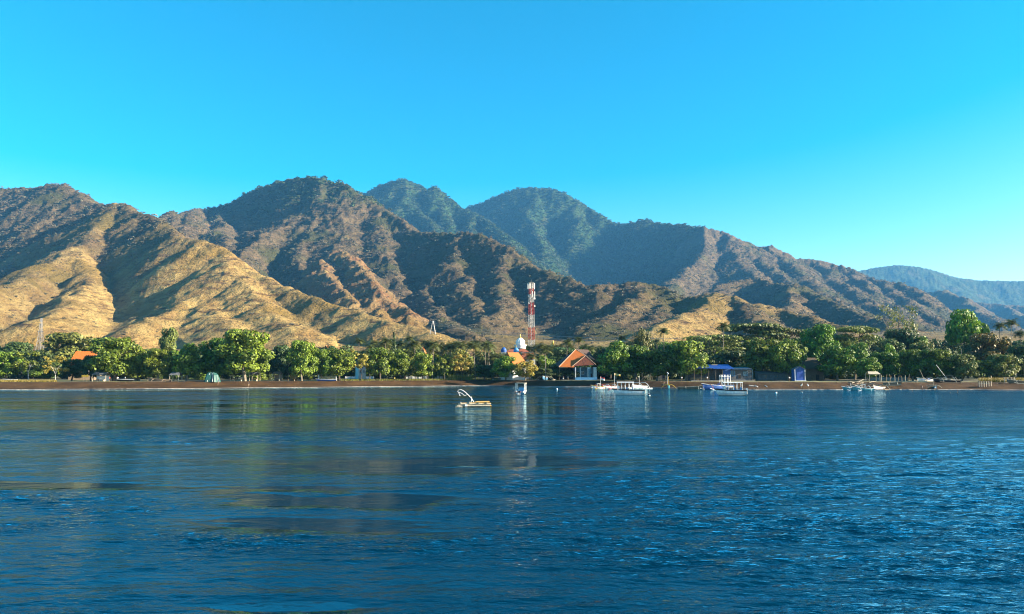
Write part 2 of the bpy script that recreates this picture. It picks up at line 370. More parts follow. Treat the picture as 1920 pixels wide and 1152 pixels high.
def hills(X, Y):
    wa = np.clip(Y/85.0, 9, 34)
    wx = X + wa*fbm(X/190, Y/190, 11, 3) ; wy = Y + wa*fbm(X/190, Y/190, 23, 3)
    Z = plainz(X, Y); own = np.full(X.shape, -1.0)
    for idx, (pts, k, g, cl) in enumerate(RID):
        k = k*1.28
        P = np.array([at(*p) for p in pts])
        # natural wander of the crests between the surveyed points
        q = []; run = 0.0
        for i in range(len(P)-1):
            L = math.hypot(P[i+1,0]-P[i,0], P[i+1,1]-P[i,1]); n = max(1, min(6, int(L/(0.022*P[i,1])))); nx, ny = -(P[i+1,1]-P[i,1])/L, (P[i+1,0]-P[i,0])/L
            for j in range(n):
                u = j/n; w_ = 4*u*(1-u)**1.0; sc = P[i,1]
                o1 = float(perlin(np.array([(run+L*u)/(0.05*sc)]), np.array([idx*1.7]), 3)[0])*0.020*sc*min(1, w_)
                o2 = float(perlin(np.array([(run+L*u)/(0.02*sc)]), np.array([idx*2.3+9]), 8)[0])*0.0022*sc*min(1, w_)
                q.append(P[i]*(1-u) + P[i+1]*u + np.array([nx*o1, ny*o1, o2]))
            run += L
        q.append(P[-1]); P = np.array(q); zmax = P[:, 2].max()
        best = np.full(X.shape, -1e9, np.float64)
        reach = zmax/k*1.25 + 120
        sel = (X > P[:,0].min()-reach) & (X < P[:,0].max()+reach) & (Y > P[:,1].min()-reach) & (Y < P[:,1].max()+reach)
        if not sel.any(): continue
        ax, ay = wx[sel], wy[sel]; ox, oy = X[sel], Y[sel]; b = np.full(ax.shape, -1e9); s0 = 0
        fl = plainz(ox, oy) - 60
        for i in range(len(P)-1):
            A, B = P[i], P[i+1]; dx, dy = B[0]-A[0], B[1]-A[1]; L = math.hypot(dx, dy)
            # close to the crest the warp vanishes, so crests stay where they are
            u0 = np.clip(((ox-A[0])*dx + (oy-A[1])*dy)/L**2, 0, 1)
            d0 = np.hypot(ox-(A[0]+u0*dx), oy-(A[1]+u0*dy))
            near = np.nonzero(A[2] + (B[2]-A[2])*u0 - k*(d0 - 70) > np.maximum(fl, b))[0]
            if near.size == 0: s0 += L; continue
            w = sstep(0, 160, d0[near]); nx, ny = ox[near], oy[near]
            qx = nx + (ax[near]-nx)*w; qy = ny + (ay[near]-ny)*w
            u = np.clip(((qx-A[0])*dx + (qy-A[1])*dy)/L**2, 0, 1)
            ex = qx-(A[0]+u*dx); ey = qy-(A[1]+u*dy); d = np.hypot(ex, ey)
            s = s0 + u*L; side = np.sign(ex*dy - ey*dx)
            sc = 1 + A[1]/2500.0
            gl = ridged(s/(150*sc) + 7*side, d/(340*sc) + idx*3.3, idx, 3)
            z = A[2] + (B[2]-A[2])*u - k*(np.sqrt(d*d+144) - 12) - g*0.42*np.minimum(d, 240*sc)*(1.0 - gl)*1.9
            b[near] = np.maximum(b[near], z); s0 += L
        # concave foot
        foot = plainz(ox, oy)
        lift = b - foot; q = 45.0
        b = foot + np.where(lift > -q, np.where(lift < q, (lift+q)**2/(4*q), lift), 0)
        best[sel] = b
        old = Z; hgt = 10.0
        h = np.clip(0.5 + 0.5*(best-old)/hgt, 0, 1); Z = np.where(best > -1e8, old*(1-h)+best*h + hgt*h*(1-h)*0.5, old)
        own = np.where((best > old) & (best > foot_safe(best, X, Y)), cl, own)
    return Z, own
def foot_safe(best, X, Y): return plainz(X, Y) + 4.0

def build_land():
    t = T_AX; sh = shoreY(t)
    # beach: rows are distances in from the waterline
    ub = np.concatenate([np.linspace(-14, 0, 8), np.linspace(0, BEACH_W, 22)[1:]])
    Yb = sh[None, :] + ub[:, None]; Tb = np.broadcast_to(t, Yb.shape); Xb = Tb*Yb
    def bz(u, X, Y):
        return np.where(u < 0, u*0.12, 2.15*sstep(0, BEACH_W, u)**0.8) + 0.10*fbm(X/3.5, Y/3.5, 9, 3)*np.clip(u/3, 0, 1)
    Zb = bz(ub[:, None]*np.ones_like(Yb), Xb, Yb)
    def grid(name, X, Y, Z, m, smooth=True):
        nr, nc = X.shape; V = np.stack([X.ravel(), Y.ravel(), Z.ravel()], 1)
        i = np.arange(nr-1)[:, None]*nc + np.arange(nc-1)[None, :]; i = i.ravel()
        return np_mesh(name, V, np.stack([i, i+1, i+nc+1, i+nc], 1), m, smooth)
    tag(link('beach', grid('beach', Xb, Yb, Zb, M_SAND)), kind='structure')
    # coastal plain
    e = sh + BEACH_W
    w = np.linspace(0, 1, 60)**1.3
    Yl = e[None, :] + (LAND_END - e[None, :])*w[:, None]; Xl = t[None, :]*Yl
    Zl = Zb[-1][None, :]*(1-sstep(0, .25, w[:, None])) + sstep(0, .25, w[:, None])*plainz(Xl, Yl)
    tag(link('coastal_ground', grid('coastal_ground', Xl, Yl, Zl, M_LAND)), kind='structure')
    # mountains
    Ym = np.exp(np.linspace(math.log(LAND_END), math.log(9400), 580))
    # denser rows where most slopes stand
    Yg, Tg = np.meshgrid(Ym, t, indexing='ij'); Xg = Tg*Yg
    Z, own = hills(Xg, Yg)
    r = sstep(0, 25, Z - plainz(Xg, Yg))
    Z = Z + r*(5*np.clip(Yg/2200, .3, 1)*fbm(Xg/70, Yg/70, 31, 3) + 2.6*np.clip(Yg/2200, .38, 1)*fbm(Xg/16, Yg/16, 37, 3)*(1 + Yg/3500))
    Z = Z + (own > .8)*r*8*np.clip(Yg/2000, .4, 1.3)*(ridged(Xg/52 + .3*fbm(Xg/90, Yg/90, 63, 2), Yg/75, 45, 3) - .6)
    Z = Z + (own > 2.5)*r*16*(ridged(Xg/60, Yg/60, 43, 3) - .6)
    Z = Z - sstep(8300, 9300, Yg)*Z*0.9
    # keep the first row joined to the plain
    k = sstep(LAND_END, LAND_END*1.32, Yg); Z = Zl[-1][None, :]*(1-k) + Z*k
    me = grid('mountains', Xg, Yg, Z, M_TERR)
    n = fbm(Xg/120, Yg/120, 51, 4)*0.5; n2 = fbm(Xg/45, Yg/45, 57, 3)*0.5
    ow = own + n*0.35
    forest = sstep(1.35, 1.85, np.where(own < 0, 0, np.where(own > 2.5, 1, ow)))
    hrel = Z/np.maximum(1, Yg)
    # the crest cap of the brown mountain is wooded
    px = Xg/Yg*F + 960
    cap = sstep(520, 600, Z)*(Yg < 3200)*(px > 380)*(0.55 + n2)
    forest = np.clip(forest + np.clip(cap, 0, 1)*0.8, 0, 1)
    rocky = np.where(own > 2.5, 1.0, 0.0)*np.clip(0.55 + n*1.6, 0, 1)
    scrub = np.clip(np.where(own < 0, 0.3, np.where(own > 2.5, 0.3, own)) + n*0.5 + sstep(1250, 1500, Yg)*0.25, 0, 1)
    plain = np.where(own < 0, 1.0, 0.0)*sstep(600, 1500, Yg) 
    plain = np.clip(plain*(0.8+n), 0, 1)
    for nm, a in (('forest', forest), ('rocky', rocky), ('scrub', scrub), ('plain', plain)):
        at_ = me.attributes.new(nm, 'FLOAT', 'POINT'); at_.data.foreach_set('value', a.ravel().astype(np.float32))
    tag(link('mountains', me), kind='structure')
    return dict(X=Xg, Y=Yg, Z=Z, scrub=scrub, forest=forest, own=own, rocky=rocky)
LAND = build_land()
_SH = (np.linspace(-1.2, 1.2, 1201), None)
_SH = (_SH[0], shoreY(_SH[0]))
def ground_z(x, y):
    t = x / y; sh = float(np.interp(t, *_SH)); u = y - sh
    if u < 0: return 0.0
    zb = 2.15 * float(sstep(0, BEACH_W, u))**0.8
    if u <= BEACH_W: return zb
    e = sh + BEACH_W; w = (y - e)/(LAND_END - e); k = float(sstep(0, .25, w**1.0))
    return 2.15*(1-k) + k*float(plainz(np.array([x]), np.array([y]))[0])

def hill_z(x, y):
    if y <= LAND_END: return ground_z(x, y)
    i = int(np.argmin(np.abs(LAND['Y'][:, 0] - y))); j = int(np.argmin(np.abs(T_AX - x/y))); return float(LAND['Z'][i, j]) - .5
# ------------------------------------------------------------------ sea
def build_sea():
    rs = np.random.RandomState(5)
    tt = np.concatenate([np.linspace(-6, -0.75, 40)[:-1], np.linspace(-0.75, 0.75, 760), np.linspace(0.75, 6, 40)[1:]])
    ys = np.concatenate([np.exp(np.linspace(math.log(11), math.log(60), 520))[:-1], np.exp(np.linspace(math.log(60), math.log(330), 210))])
    Yg, Tg = np.meshgrid(ys, tt, indexing='ij'); Xg = Tg*Yg; Z = np.zeros_like(Xg)
    slick = fbm(Xg/38, Yg/14, 71, 4)
    # calm slicks that mirror the slopes, and a rippled right half
    def sl(x, y, a, b, rot=0.0):
        c, s = math.cos(rot), math.sin(rot); dx, dy = Xg-x, Yg-y
        return np.exp(-(((dx*c+dy*s)/a)**2 + ((-dx*s+dy*c)/b)**2))
    w = at(0,0,1)
    calm = 1.5*sl(-6.6, 30.5, 5.0, 2.6, -.05) + 1.5*sl(-6.0, 25.0, 3.6, 1.0, -.10) + .8*sl(-5.2, 20.5, 2.6, .6) + .6*sl(-4.6, 16.4, 2.0, .45) + 1.1*sl(-1, 41, 9, 3.0) + .8*sl(-24, 34, 9, 1.2)
    calm = calm*(1 + .9*fbm(Xg/7, Yg/3, 77, 3)) + .45*sl(-40, 120, 70, 50) + .3*sl(0, 60, 16, 14)
    tp = Tg*F + 960
    ripple = 0.42 + 0.42*sstep(-.14, .16, slick) + 0.12*slick + 0.35*sstep(900, 1500, tp) - 0.85*np.clip(calm + .45*fbm(Xg/5, Yg/2.2, 75, 3)*sstep(.03, .5, calm), 0, 1)
    ripple = np.clip(ripple*(.92 + .45*fbm(Xg/4.5, Yg/3.0, 79, 3)), 0.05, 1.3)
    dx = 1.5*Yg/760; dyr = Yg*np.where(Yg < 60, 0.0033, 0.0081)
    wob = [0.5*fbm(Xg/9, Yg/9, 80+q, 2) for q in range(4)]
    for i in range(46):
        lam = 0.18*(1.075**i)
        ang = rs.normal(R(97), R(19)); kx, ky = math.cos(ang), math.sin(ang)
        amp = 0.0118*lam/(1+ (lam/1.1)**2.0)
        fade = sstep(2.2, 4.5, lam/np.maximum(dx*abs(kx), dyr*abs(ky)))
        ph = rs.rand()*6.28
        c = np.sin((Xg*kx + Yg*ky + wob[i % 4])*2*np.pi/lam + ph)
        Z += fade*amp*c*np.where(lam < 2.5, ripple, 0.25 + 0.75*ripple)
    Z *= sstep(11, 13, Yg)
    Z[0, :] = 0; Z *= 1 - sstep(200, 325, Yg)*0.7
    nr, nc = Xg.shape
    i = (np.arange(nr-1)[:, None]*nc + np.arange(nc-1)[None, :]).ravel()
    V = np.stack([Xg.ravel(), Yg.ravel(), Z.ravel()], 1)
    me = np_mesh('sea', V, np.stack([i, i+1, i+nc+1, i+nc], 1), M_WATER, True)
    # farther ripples are too fine for the mesh: the relief takes over
    rp = ripple
    rp = rp + 1.1*sstep(1250, 1750, tp)*sstep(55, 140, Yg)
    a = me.attributes.new('ripple', 'FLOAT', 'POINT'); a.data.foreach_set('value', rp.ravel().astype(np.float32))
    return me
sea_me = build_sea()
sea = tag(link('sea', sea_me), kind='structure')
# open sea behind and beside the camera, sharing the front sheet's edge
def open_sea():
    E = 9000.0; y0 = 11.0; x1 = 66.0; y2 = 330.0; x2 = 1980.0
    V = [(-x1, y0, 0), (x1, y0, 0), (E, y0, 0), (E, -E, 0), (-E, -E, 0), (-E, y0, 0), (x2, y2, 0), (E, y2, 0), (-x2, y2, 0), (-E, y2, 0)]
    me = bpy.data.meshes.new('open_sea'); me.from_pydata(V, [], [(5, 4, 3, 2, 1, 0), (1, 2, 7, 6), (5, 0, 8, 9)])
    me.materials.append(M_WATER); a = me.attributes.new('ripple', 'FLOAT', 'POINT'); a.data.foreach_set('value', [0.7]*10)
    tag(link('open_sea', me), kind='structure')
open_sea()

# ------------------------------------------------------------------ air
def haze():
    m = bpy.data.materials.new('air'); m.use_nodes = True; t = m.node_tree; t.nodes.remove(t.nodes['Principled BSDF'])
    v = t.nodes.new('ShaderNodeVolumePrincipled'); v.inputs['Color'].default_value = (0.13, 0.48, 1.0, 1)
    v.inputs['Density'].default_value = HAZE; v.inputs['Anisotropy'].default_value = 0.0
    t.links.new(v.outputs[0], t.nodes['Material Output'].inputs['Volume'])
    o = MB().box((0, 0, 700), (25000, 25000, 1420)).build('haze', m)
    tag(o, kind='stuff')
HAZE = 0.000043
haze()
# ------------------------------------------------------------------ hillside scrub (beyond counting)
L_ALM = leaf_mat('broad_leaves', (0.030, 0.064, 0.010), (0.135, 0.198, 0.015))
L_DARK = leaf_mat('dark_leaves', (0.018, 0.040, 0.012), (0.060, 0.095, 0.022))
L_LIME = leaf_mat('lime_leaves', (0.055, 0.13, 0.010), (0.17, 0.29, 0.018), 0.01)
L_OLIVE = leaf_mat('olive_leaves', (0.045, 0.062, 0.014), (0.125, 0.15, 0.028))
L_YELL = leaf_mat('yellow_leaves', (0.12, 0.12, 0.018), (0.30, 0.25, 0.035))
L_AUT = leaf_mat('turning_leaves', (0.050, 0.055, 0.014), (0.16, 0.14, 0.022))
L_PALM = leaf_mat('palm_leaves', (0.050, 0.070, 0.016), (0.19, 0.19, 0.028))
L_SCRUB = leaf_mat('scrub_leaves', (0.065, 0.060, 0.036), (0.17, 0.15, 0.085), 0.03)
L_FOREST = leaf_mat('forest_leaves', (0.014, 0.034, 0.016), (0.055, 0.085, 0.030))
BARK = mat('pale_bark', (0.30, 0.25, 0.18), 0.9, 0.4, 3)
BARKD = mat('dark_bark', (0.10, 0.075, 0.05), 0.9, 0.4, 3)
BARKW = mat('whitewashed_bark', (0.62, 0.60, 0.55), 0.85, 0.2, 3)

def leaf_cloud(rs, blobs, n, size, up=0.35, elong=1.5):
    """n leaf faces on and inside a set of ellipsoid clumps (x,y,z,rx,ry,rz)"""
    B = np.array(blobs, float); vol = (B[:,3]*B[:,4]*B[:,5])**(2/3); pk = rs.choice(len(B), n, p=vol/vol.sum())
    d = rs.normal(size=(n,3)); d /= np.linalg.norm(d, axis=1)[:,None]
    r = 1 - 0.45*rs.rand(n)**2.0
    C = B[pk,:3] + d*B[pk,3:6]*r[:,None]
    nn = d + rs.normal(size=(n,3))*0.55; nn[:,2] += up; nn /= np.linalg.norm(nn, axis=1)[:,None]
    a = np.cross(nn, rs.normal(size=(n,3))); a /= np.linalg.norm(a, axis=1)[:,None]; b = np.cross(nn, a)
    s = size*(0.55 + 0.9*rs.rand(n))[:,None]
    a = a*s*0.5*elong; b = b*s*0.5
    V = np.stack([C-a, C-b*0.9+nn*s*0.08, C+a, C+b*0.9-nn*s*0.08], 1).reshape(-1,3)
    return V, np.arange(n*4).reshape(-1,4)

def shrub_mesh(name, seed, m):
    rs = np.random.RandomState(seed); bl = [(rs.normal()*.34, rs.normal()*.34, .30+rs.rand()*.32, .24+.22*rs.rand(), .24+.22*rs.rand(), .26) for _ in range(5)]
    V, Fc = leaf_cloud(rs, bl, 72, 0.24); return np_mesh(name, V, Fc, m, tone=True)
def scatter(name, pts, size, meshes, label=None):
    """instances of small plants on points; one object, kind = stuff"""
    me = bpy.data.meshes.new(name); me.vertices.add(len(pts)); me.vertices.foreach_set('co', np.asarray(pts, np.float32).ravel())
    a = me.attributes.new('size', 'FLOAT', 'POINT'); a.data.foreach_set('value', np.asarray(size, np.float32))
    o = link(name, me); tag(o, label, kind='stuff')
    g = bpy.data.node_groups.new(name, 'GeometryNodeTree')
    g.interface.new_socket('Geometry', in_out='INPUT', socket_type='NodeSocketGeometry')
    g.interface.new_socket('Geometry', in_out='OUTPUT', socket_type='NodeSocketGeometry')
    gi = g.nodes.new('NodeGroupInput'); go = g.nodes.new('NodeGroupOutput')
    src = []
    jn = g.nodes.new('GeometryNodeGeometryToInstance')
    for me2 in meshes:
        h = bpy.data.objects.new('shrub_source', me2)     # never linked to the scene
        oi = g.nodes.new('GeometryNodeObjectInfo'); oi.inputs['Object'].default_value = h; oi.inputs['As Instance'].default_value = True
        g.links.new(oi.outputs['Geometry'], jn.inputs[0])
    ip = g.nodes.new('GeometryNodeInstanceOnPoints'); ip.inputs['Pick Instance'].default_value = True
    g.links.new(gi.outputs[0], ip.inputs['Points']); g.links.new(jn.outputs[0], ip.inputs['Instance'])
    an = g.nodes.new('GeometryNodeInputNamedAttribute'); an.data_type = 'FLOAT'; an.inputs[0].default_value = 'size'
    cx = g.nodes.new('ShaderNodeCombineXYZ')
    for k in range(3): g.links.new(an.outputs[0], cx.inputs[k])
    g.links.new(cx.outputs[0], ip.inputs['Scale'])
    rv = g.nodes.new('FunctionNodeRandomValue'); rv.data_type = 'FLOAT_VECTOR'; rv.inputs[0].default_value = (0,0,0); rv.inputs[1].default_value = (0.2,0.2,6.28)
    g.links.new(rv.outputs[0], ip.inputs['Rotation'])
    g.links.new(ip.outputs[0], go.inputs[0])
    md = o.modifiers.new('scatter', 'NODES'); md.node_group = g
    return o
def scatter_scrub():
    rs = np.random.RandomState(12); X, Y, Z = LAND['X'], LAND['Y'], LAND['Z']
    dA = (X/Y*0 + 0.00136*Y) * (0.0042*Y)                       # area of a cell
    inside = (np.abs(X/Y) < 0.80)
    clump = 0.5 + 0.9*fbm(X/40, Y/40, 91, 3)
    fo = LAND['forest']; sc = LAND['scrub']
    own = LAND['own']
    dens = (0.0030 + 0.0088*np.clip(sc, 0, 1)**1.5)*np.clip(clump, 0.05, 1.5)*(own >= 0)*(Y < 3600) + 0.0003*(own < 0)*(Y < 2400)
    dens = dens*(1-fo*0.9)
    p = dens*dA*inside; p = np.where(p > 0.85, 0.85, p)
    hit = rs.rand(*X.shape) < p
    idx = np.nonzero(hit.ravel())[0]
    if len(idx) > 80000: idx = rs.choice(idx, 80000, False)
    x, y, z = X.ravel()[idx], Y.ravel()[idx], Z.ravel()[idx]
    jit = 0.0009*y; x = x + rs.normal(size=len(x))*jit
    size = (1.5 + .9*sc.ravel()[idx] + 3.2*rs.rand(len(idx))**2.5*(.35 + .65*sc.ravel()[idx]))*(1 + y/8000); z = z - 0.5
    scatter('hillside_scrub', np.stack([x, y, z], 1), size, [shrub_mesh('shrub', i, L_SCRUB) for i in range(3)])
    p = fo*0.0062*dA*inside*(Y < 5600); hit = rs.rand(*X.shape) < np.minimum(p, .6); idx = np.nonzero(hit.ravel())[0]
    if len(idx) > 62000: idx = rs.choice(idx, 62000, False)
    x, y, z = X.ravel()[idx], Y.ravel()[idx], Z.ravel()[idx]
    scatter('mountain_forest', np.stack([x, y, z-1], 1), 6.5 + 9*rs.rand(len(idx))**2, [shrub_mesh('forest_crown', i+9, L_FOREST) for i in range(3)])
scatter_scrub()

# ------------------------------------------------------------------ trees
def trunk_mb(rs, h, r, spread, forks=3, lean=0.0, branch=0.75):
    m = MB(); top = Vector((lean*h, 0, h*0.55)); mid = Vector((lean*h*.4 + rs.normal()*.12, rs.normal()*.12, h*.28))
    m.tube([(0,0,-0.4), mid, top], r, 7, r*0.75)
    for i in range(forks):
        a = 2*math.pi*(i + rs.rand()*.6)/forks; e = top + Vector((math.cos(a)*spread, math.sin(a)*spread, h*branch*(.6+.4*rs.rand())))
        k = top.lerp(e, .5) + Vector((0, 0, h*.06))
        m.tube([top + Vector((0,0,-.2)), k, e], r*.6, 5, r*.15)
        for j in range(2):
            a2 = a + rs.normal()*.7; e2 = k + Vector((math.cos(a2)*spread*.6, math.sin(a2)*spread*.6, h*.35*rs.rand()+.3))
            m.tube([k, e2], r*.3, 4, r*.08)
    return m
# kinds: unit trees, 10 m tall and 10 m across; each kind has some variants
def variant(kind, seed):
    rs = np.random.RandomState(seed)
    bl = []
    if kind == 'round':       # dense almond like crown down to 1.6 m above ground
        for i in range(34):
            a = rs.rand()*6.283; q = rs.rand()**.5*3.7; hz = 2.1 + 6.3*rs.rand()
            q *= math.sqrt(max(0.12, 1 - ((hz-4.9)/5.0)**2)); s = 1.05 + .75*rs.rand()
            bl.append((q*math.cos(a), q*math.sin(a), hz, s*1.05, s*1.05, s*.78))
        n, size = 7200, .36
    elif kind == 'tall':      # rounded head over a visible trunk
        for i in range(20):
            a = rs.rand()*6.283; q = rs.rand()**.5*3.4; hz = 4.6 + 4.2*rs.rand(); s = .95+.7*rs.rand()
            bl.append((q*math.cos(a), q*math.sin(a), hz, s*1.1, s*1.1, s*.75))
        n, size = 4200, .36
    elif kind == 'flat':      # umbrella shaped acacia: thin tiers
        for i in range(26):
            a = rs.rand()*6.283; q = rs.rand()**.5*4.3; hz = 8.9 - .055*q*q - rs.choice([0, 0, 1.1, 2.2])*(.8+.3*rs.rand())
            s = .9+.6*rs.rand(); bl.append((q*math.cos(a), q*math.sin(a), hz, s*1.5, s*1.5, s*.28))
        n, size = 4200, .28
    elif kind == 'cone':      # pointed dark conifer
        for i in range(26):
            hz = 1.5 + 8.3*(i/26); q = 3.6*(1-hz/10.2)
            a = rs.rand()*6.283; bl.append((q*.5*math.cos(a), q*.5*math.sin(a), hz, q*.6+.3, q*.6+.3, .6))
        n, size = 2400, .36
    elif kind == 'sparse':    # small light shore tree, leaves in loose clumps
        for i in range(22):
            a = rs.rand()*6.283; q = .8+rs.rand()**.5*3.6; hz = 3.6+5.8*rs.rand(); s = .6+.55*rs.rand()
            bl.append((q*math.cos(a), q*math.sin(a), hz, s, s, s*.7))
        n, size = 2400, .36
    elif kind == 'bare':
        for i in range(30):
            a = rs.rand()*6.283; q = rs.rand()**.5*4.4; hz = 6.2+3.4*rs.rand(); s = .7+.5*rs.rand()
            bl.append((q*math.cos(a), q*math.sin(a), hz, s, s, s*.6))
        n, size = 1100, .20
    elif kind == 'bush':
        for i in range(18):
            a = rs.rand()*6.283; q = rs.rand()**.5*4.2; hz = 1.0 + 6.6*rs.rand()*(1-(q/5.4)**2); s = 1.1+.7*rs.rand()
            bl.append((q*math.cos(a), q*math.sin(a), hz, s*1.1, s*1.1, s))
        n, size = 3600, .42
    V, Fc = leaf_cloud(rs, bl, n, size)
    return V, Fc, rs
VAR = {}
def tree_meshes(kind, leaf, bark, i):
    key = (kind, leaf.name, bark.name, i)
    if key not in VAR:
        k2 = (kind, i)
        if k2 not in VAR: VAR[k2] = variant(kind, len(kind)*31 + ord(kind[0])*7 + i*101)
        V, Fc, rs = VAR[k2]; crown = np_mesh('crown', V, Fc, leaf, tone=True)
        rs = np.random.RandomState(i*7+3)
        if kind == 'bare': tm = trunk_mb(rs, 7.2, .24, 3.2, 6, 0, .62)
        elif kind == 'flat': tm = trunk_mb(rs, 8.2, .22, 3.0, 5, .02, .45)
        elif kind == 'cone': tm = MB().tube([(0,0,-.4), (0,0,9)], .25, 6, .05)
        elif kind == 'sparse': tm = trunk_mb(rs, 5.4, .17, 2.0, 4, rs.normal()*.05, .6)
        elif kind == 'bush': tm = trunk_mb(rs, 3.0, .14, 1.4, 3, 0, .6)
        else: tm = trunk_mb(rs, 5.6, .30, 2.3, 4, rs.normal()*.05, .6)
        me = bpy.data.meshes.new('trunk'); me.from_pydata(tm.v, [], tm.f); me.materials.append(bark)
        VAR[key] = (crown, me)
    return VAR[key]
def tree(name, kind, px, top, wpx, Y, leaf, label, group=None, bark=None, var=None, cat='tree'):
    Y = max(Y, float(shoreY(np.array([(px-960)/F]))[0]) + 15 + (px*7 % 5)); wpx *= 1.12
    x, y, zt = at(px, top, Y); gz = ground_z(x, y) if Y < LAND_END else float(plainz(np.array([x]), np.array([y]))[0])
    h = max(2.0, zt - gz); w = wpx*Y/F
    v = random.randrange(3) if var is None else var
    crown, trunk = tree_meshes(kind, leaf, bark or BARK, v)
    r = empty(name, (x, y, gz), random.random()*6.28, label, cat, group)
    r.scale = (w/10, w/10, h/10*1.02)
    link('crown', crown, r); link('trunk', trunk, r); return r

PALM = {}
def palm_frond(seed):
    rs = np.random.RandomState(seed); V = []; Fc = []; n = 13; L = 4.4
    c = [Vector((L*math.sin(q*1.15)*.86*q**.0*(q), 0, 1.25*math.sin(q*2.0)*1.0 - 1.55*q*q*q*(1+.4*rs.rand()))) for q in np.linspace(0, 1, n)]
    for i in range(n-1):
        p, q = c[i], c[i+1]; l = (.35 + 1.0*math.sin(math.pi*min(1,(i+1.2)/n))**.7)
        for sgn in (-1, 1):
            for hh in (0, .5):
                a = p.lerp(q, hh); b = p.lerp(q, hh+.42); t = a.lerp(b, .9) + Vector((.32, sgn*l, -.30*l - .15*rs.rand()))
                k = len(V); V += [tuple(a), tuple(b), tuple(t)]; Fc.append((k, k+1, k+2))
    k = len(V)
    for i in range(n): V += [tuple(c[i] + Vector((0, -.035, 0))), tuple(c[i] + Vector((0, .035, 0)))]
    for i in range(n-1): Fc.append((k+2*i, k+2*i+2, k+2*i+3, k+2*i+1))
    me = bpy.data.meshes.new('frond'); me.from_pydata(V, [], Fc); me.materials.append(L_PALM); return me
FRONDS = [palm_frond(i) for i in range(3)]
def palm(px, top, Y, label, group=None, size=1.0, nf=17, lean=0.06, whole=False):
    x, y, zt = at(px, top, Y); gz = ground_z(x, y); h = max(2.5, zt - gz - 1.5*size)
    r = empty('coconut_palm', (x, y, gz), random.random()*6.28, label, 'palm tree', group)
    key = round(h)
    bx = lean*h
    tr = MB().tube([(0,0,-.3), (bx*.35, 0, h*.4), (bx, 0, h)], .19, 7, .12); tr.build('trunk', BARK, r)
    MB().lathe([(.05,-.3),(.3,-.15),(.34,.15),(.1,.4)], (bx, 0, h), 8).build('crown_shaft', BARKD, r)
    if whole:      # far palms: the fronds joined into one crown
        if 'c' not in PALM:
            V = []; Fc = []
            for j in range(18):
                m4 = Matrix.Rotation(j*2.399, 4, 'Z') @ Matrix.Rotation(R(-52 + 78*(j/18)), 4, 'Y'); me = FRONDS[j % 3]; k = len(V)
                V += [tuple(m4 @ v.co) for v in me.vertices]; Fc += [tuple(q+k for q in p.vertices) for p in me.polygons]
            me = bpy.data.meshes.new('crown'); me.from_pydata(V, [], Fc); me.materials.append(L_PALM); PALM['c'] = me
        c = link('crown', PALM['c'], r, (bx, 0, h)); c.scale = (size,)*3
    else:
        for j in range(nf):
            f = link('frond', FRONDS[j % 3], r, (bx, 0, h)); f.rotation_euler = (0, R(-50 + 74*(j/nf)), j*2.399 + random.random()*.3)
            f.scale = (size*(.85+.3*random.random()),)*3
    return r

LMK = [(0,'the left edge of the view'),(72,'the left grey pylon'),(160,'the leftmost orange roof'),(217,'the large bright round tree'),(321,'the tall knobbly tree'),(398,'the green tarpaulin'),(463,'the tallest bright left tree'),(530,'the shaded left tree'),(614,'the striped fence'),(676,'the little orange roof'),(739,'the pointed conifer'),(794,'the free standing lime tree'),(869,'the thin yellow leaved tree'),(944,'the dark blue mosque dome'),(996,'the striped tower'),(1037,'the thin pale tower top'),(1082,'the orange roofed house'),(1152,'the tree overhanging the orange house'),(1204,'the dark rounded tree top'),(1243,'the starry pale palm'),(1284,'the big glossy tree'),(1353,'the blue roofed house'),(1410,'the highest flat acacia'),(1474,'the blue shed'),(1534,'the brilliant lime green crown'),(1604,'the layered olive tree'),(1667,'the small lime green crown'),(1690,'the open branched tree'),(1756,'the blue tarpaulin boat'),(1808,'the tall umbrella shaped tree'),(1852,'the tree with turning leaves'),(1890,'the tallest right hand palm'),(1925,'the right edge of the view')]
SEEN = {}
def place_words(px, head):
    d, x, nm = min((abs(px-x), x, n) for x, n in LMK); w = 'just left of' if px < x-7 else ('just right of' if px > x+7 else 'in line with')
    if px < 0: w, nm = 'beyond', 'the left edge of the view'
    if px > 1925: w, nm = 'beyond', 'the right edge of the view'
    lb = head + ' ' + w + ' ' + nm; k = SEEN.get(lb, 0); SEEN[lb] = k+1
    return lb if k == 0 else [lb + ', farther back', lb + ', the lower one', lb + ', half covered'][min(k-1, 2)]
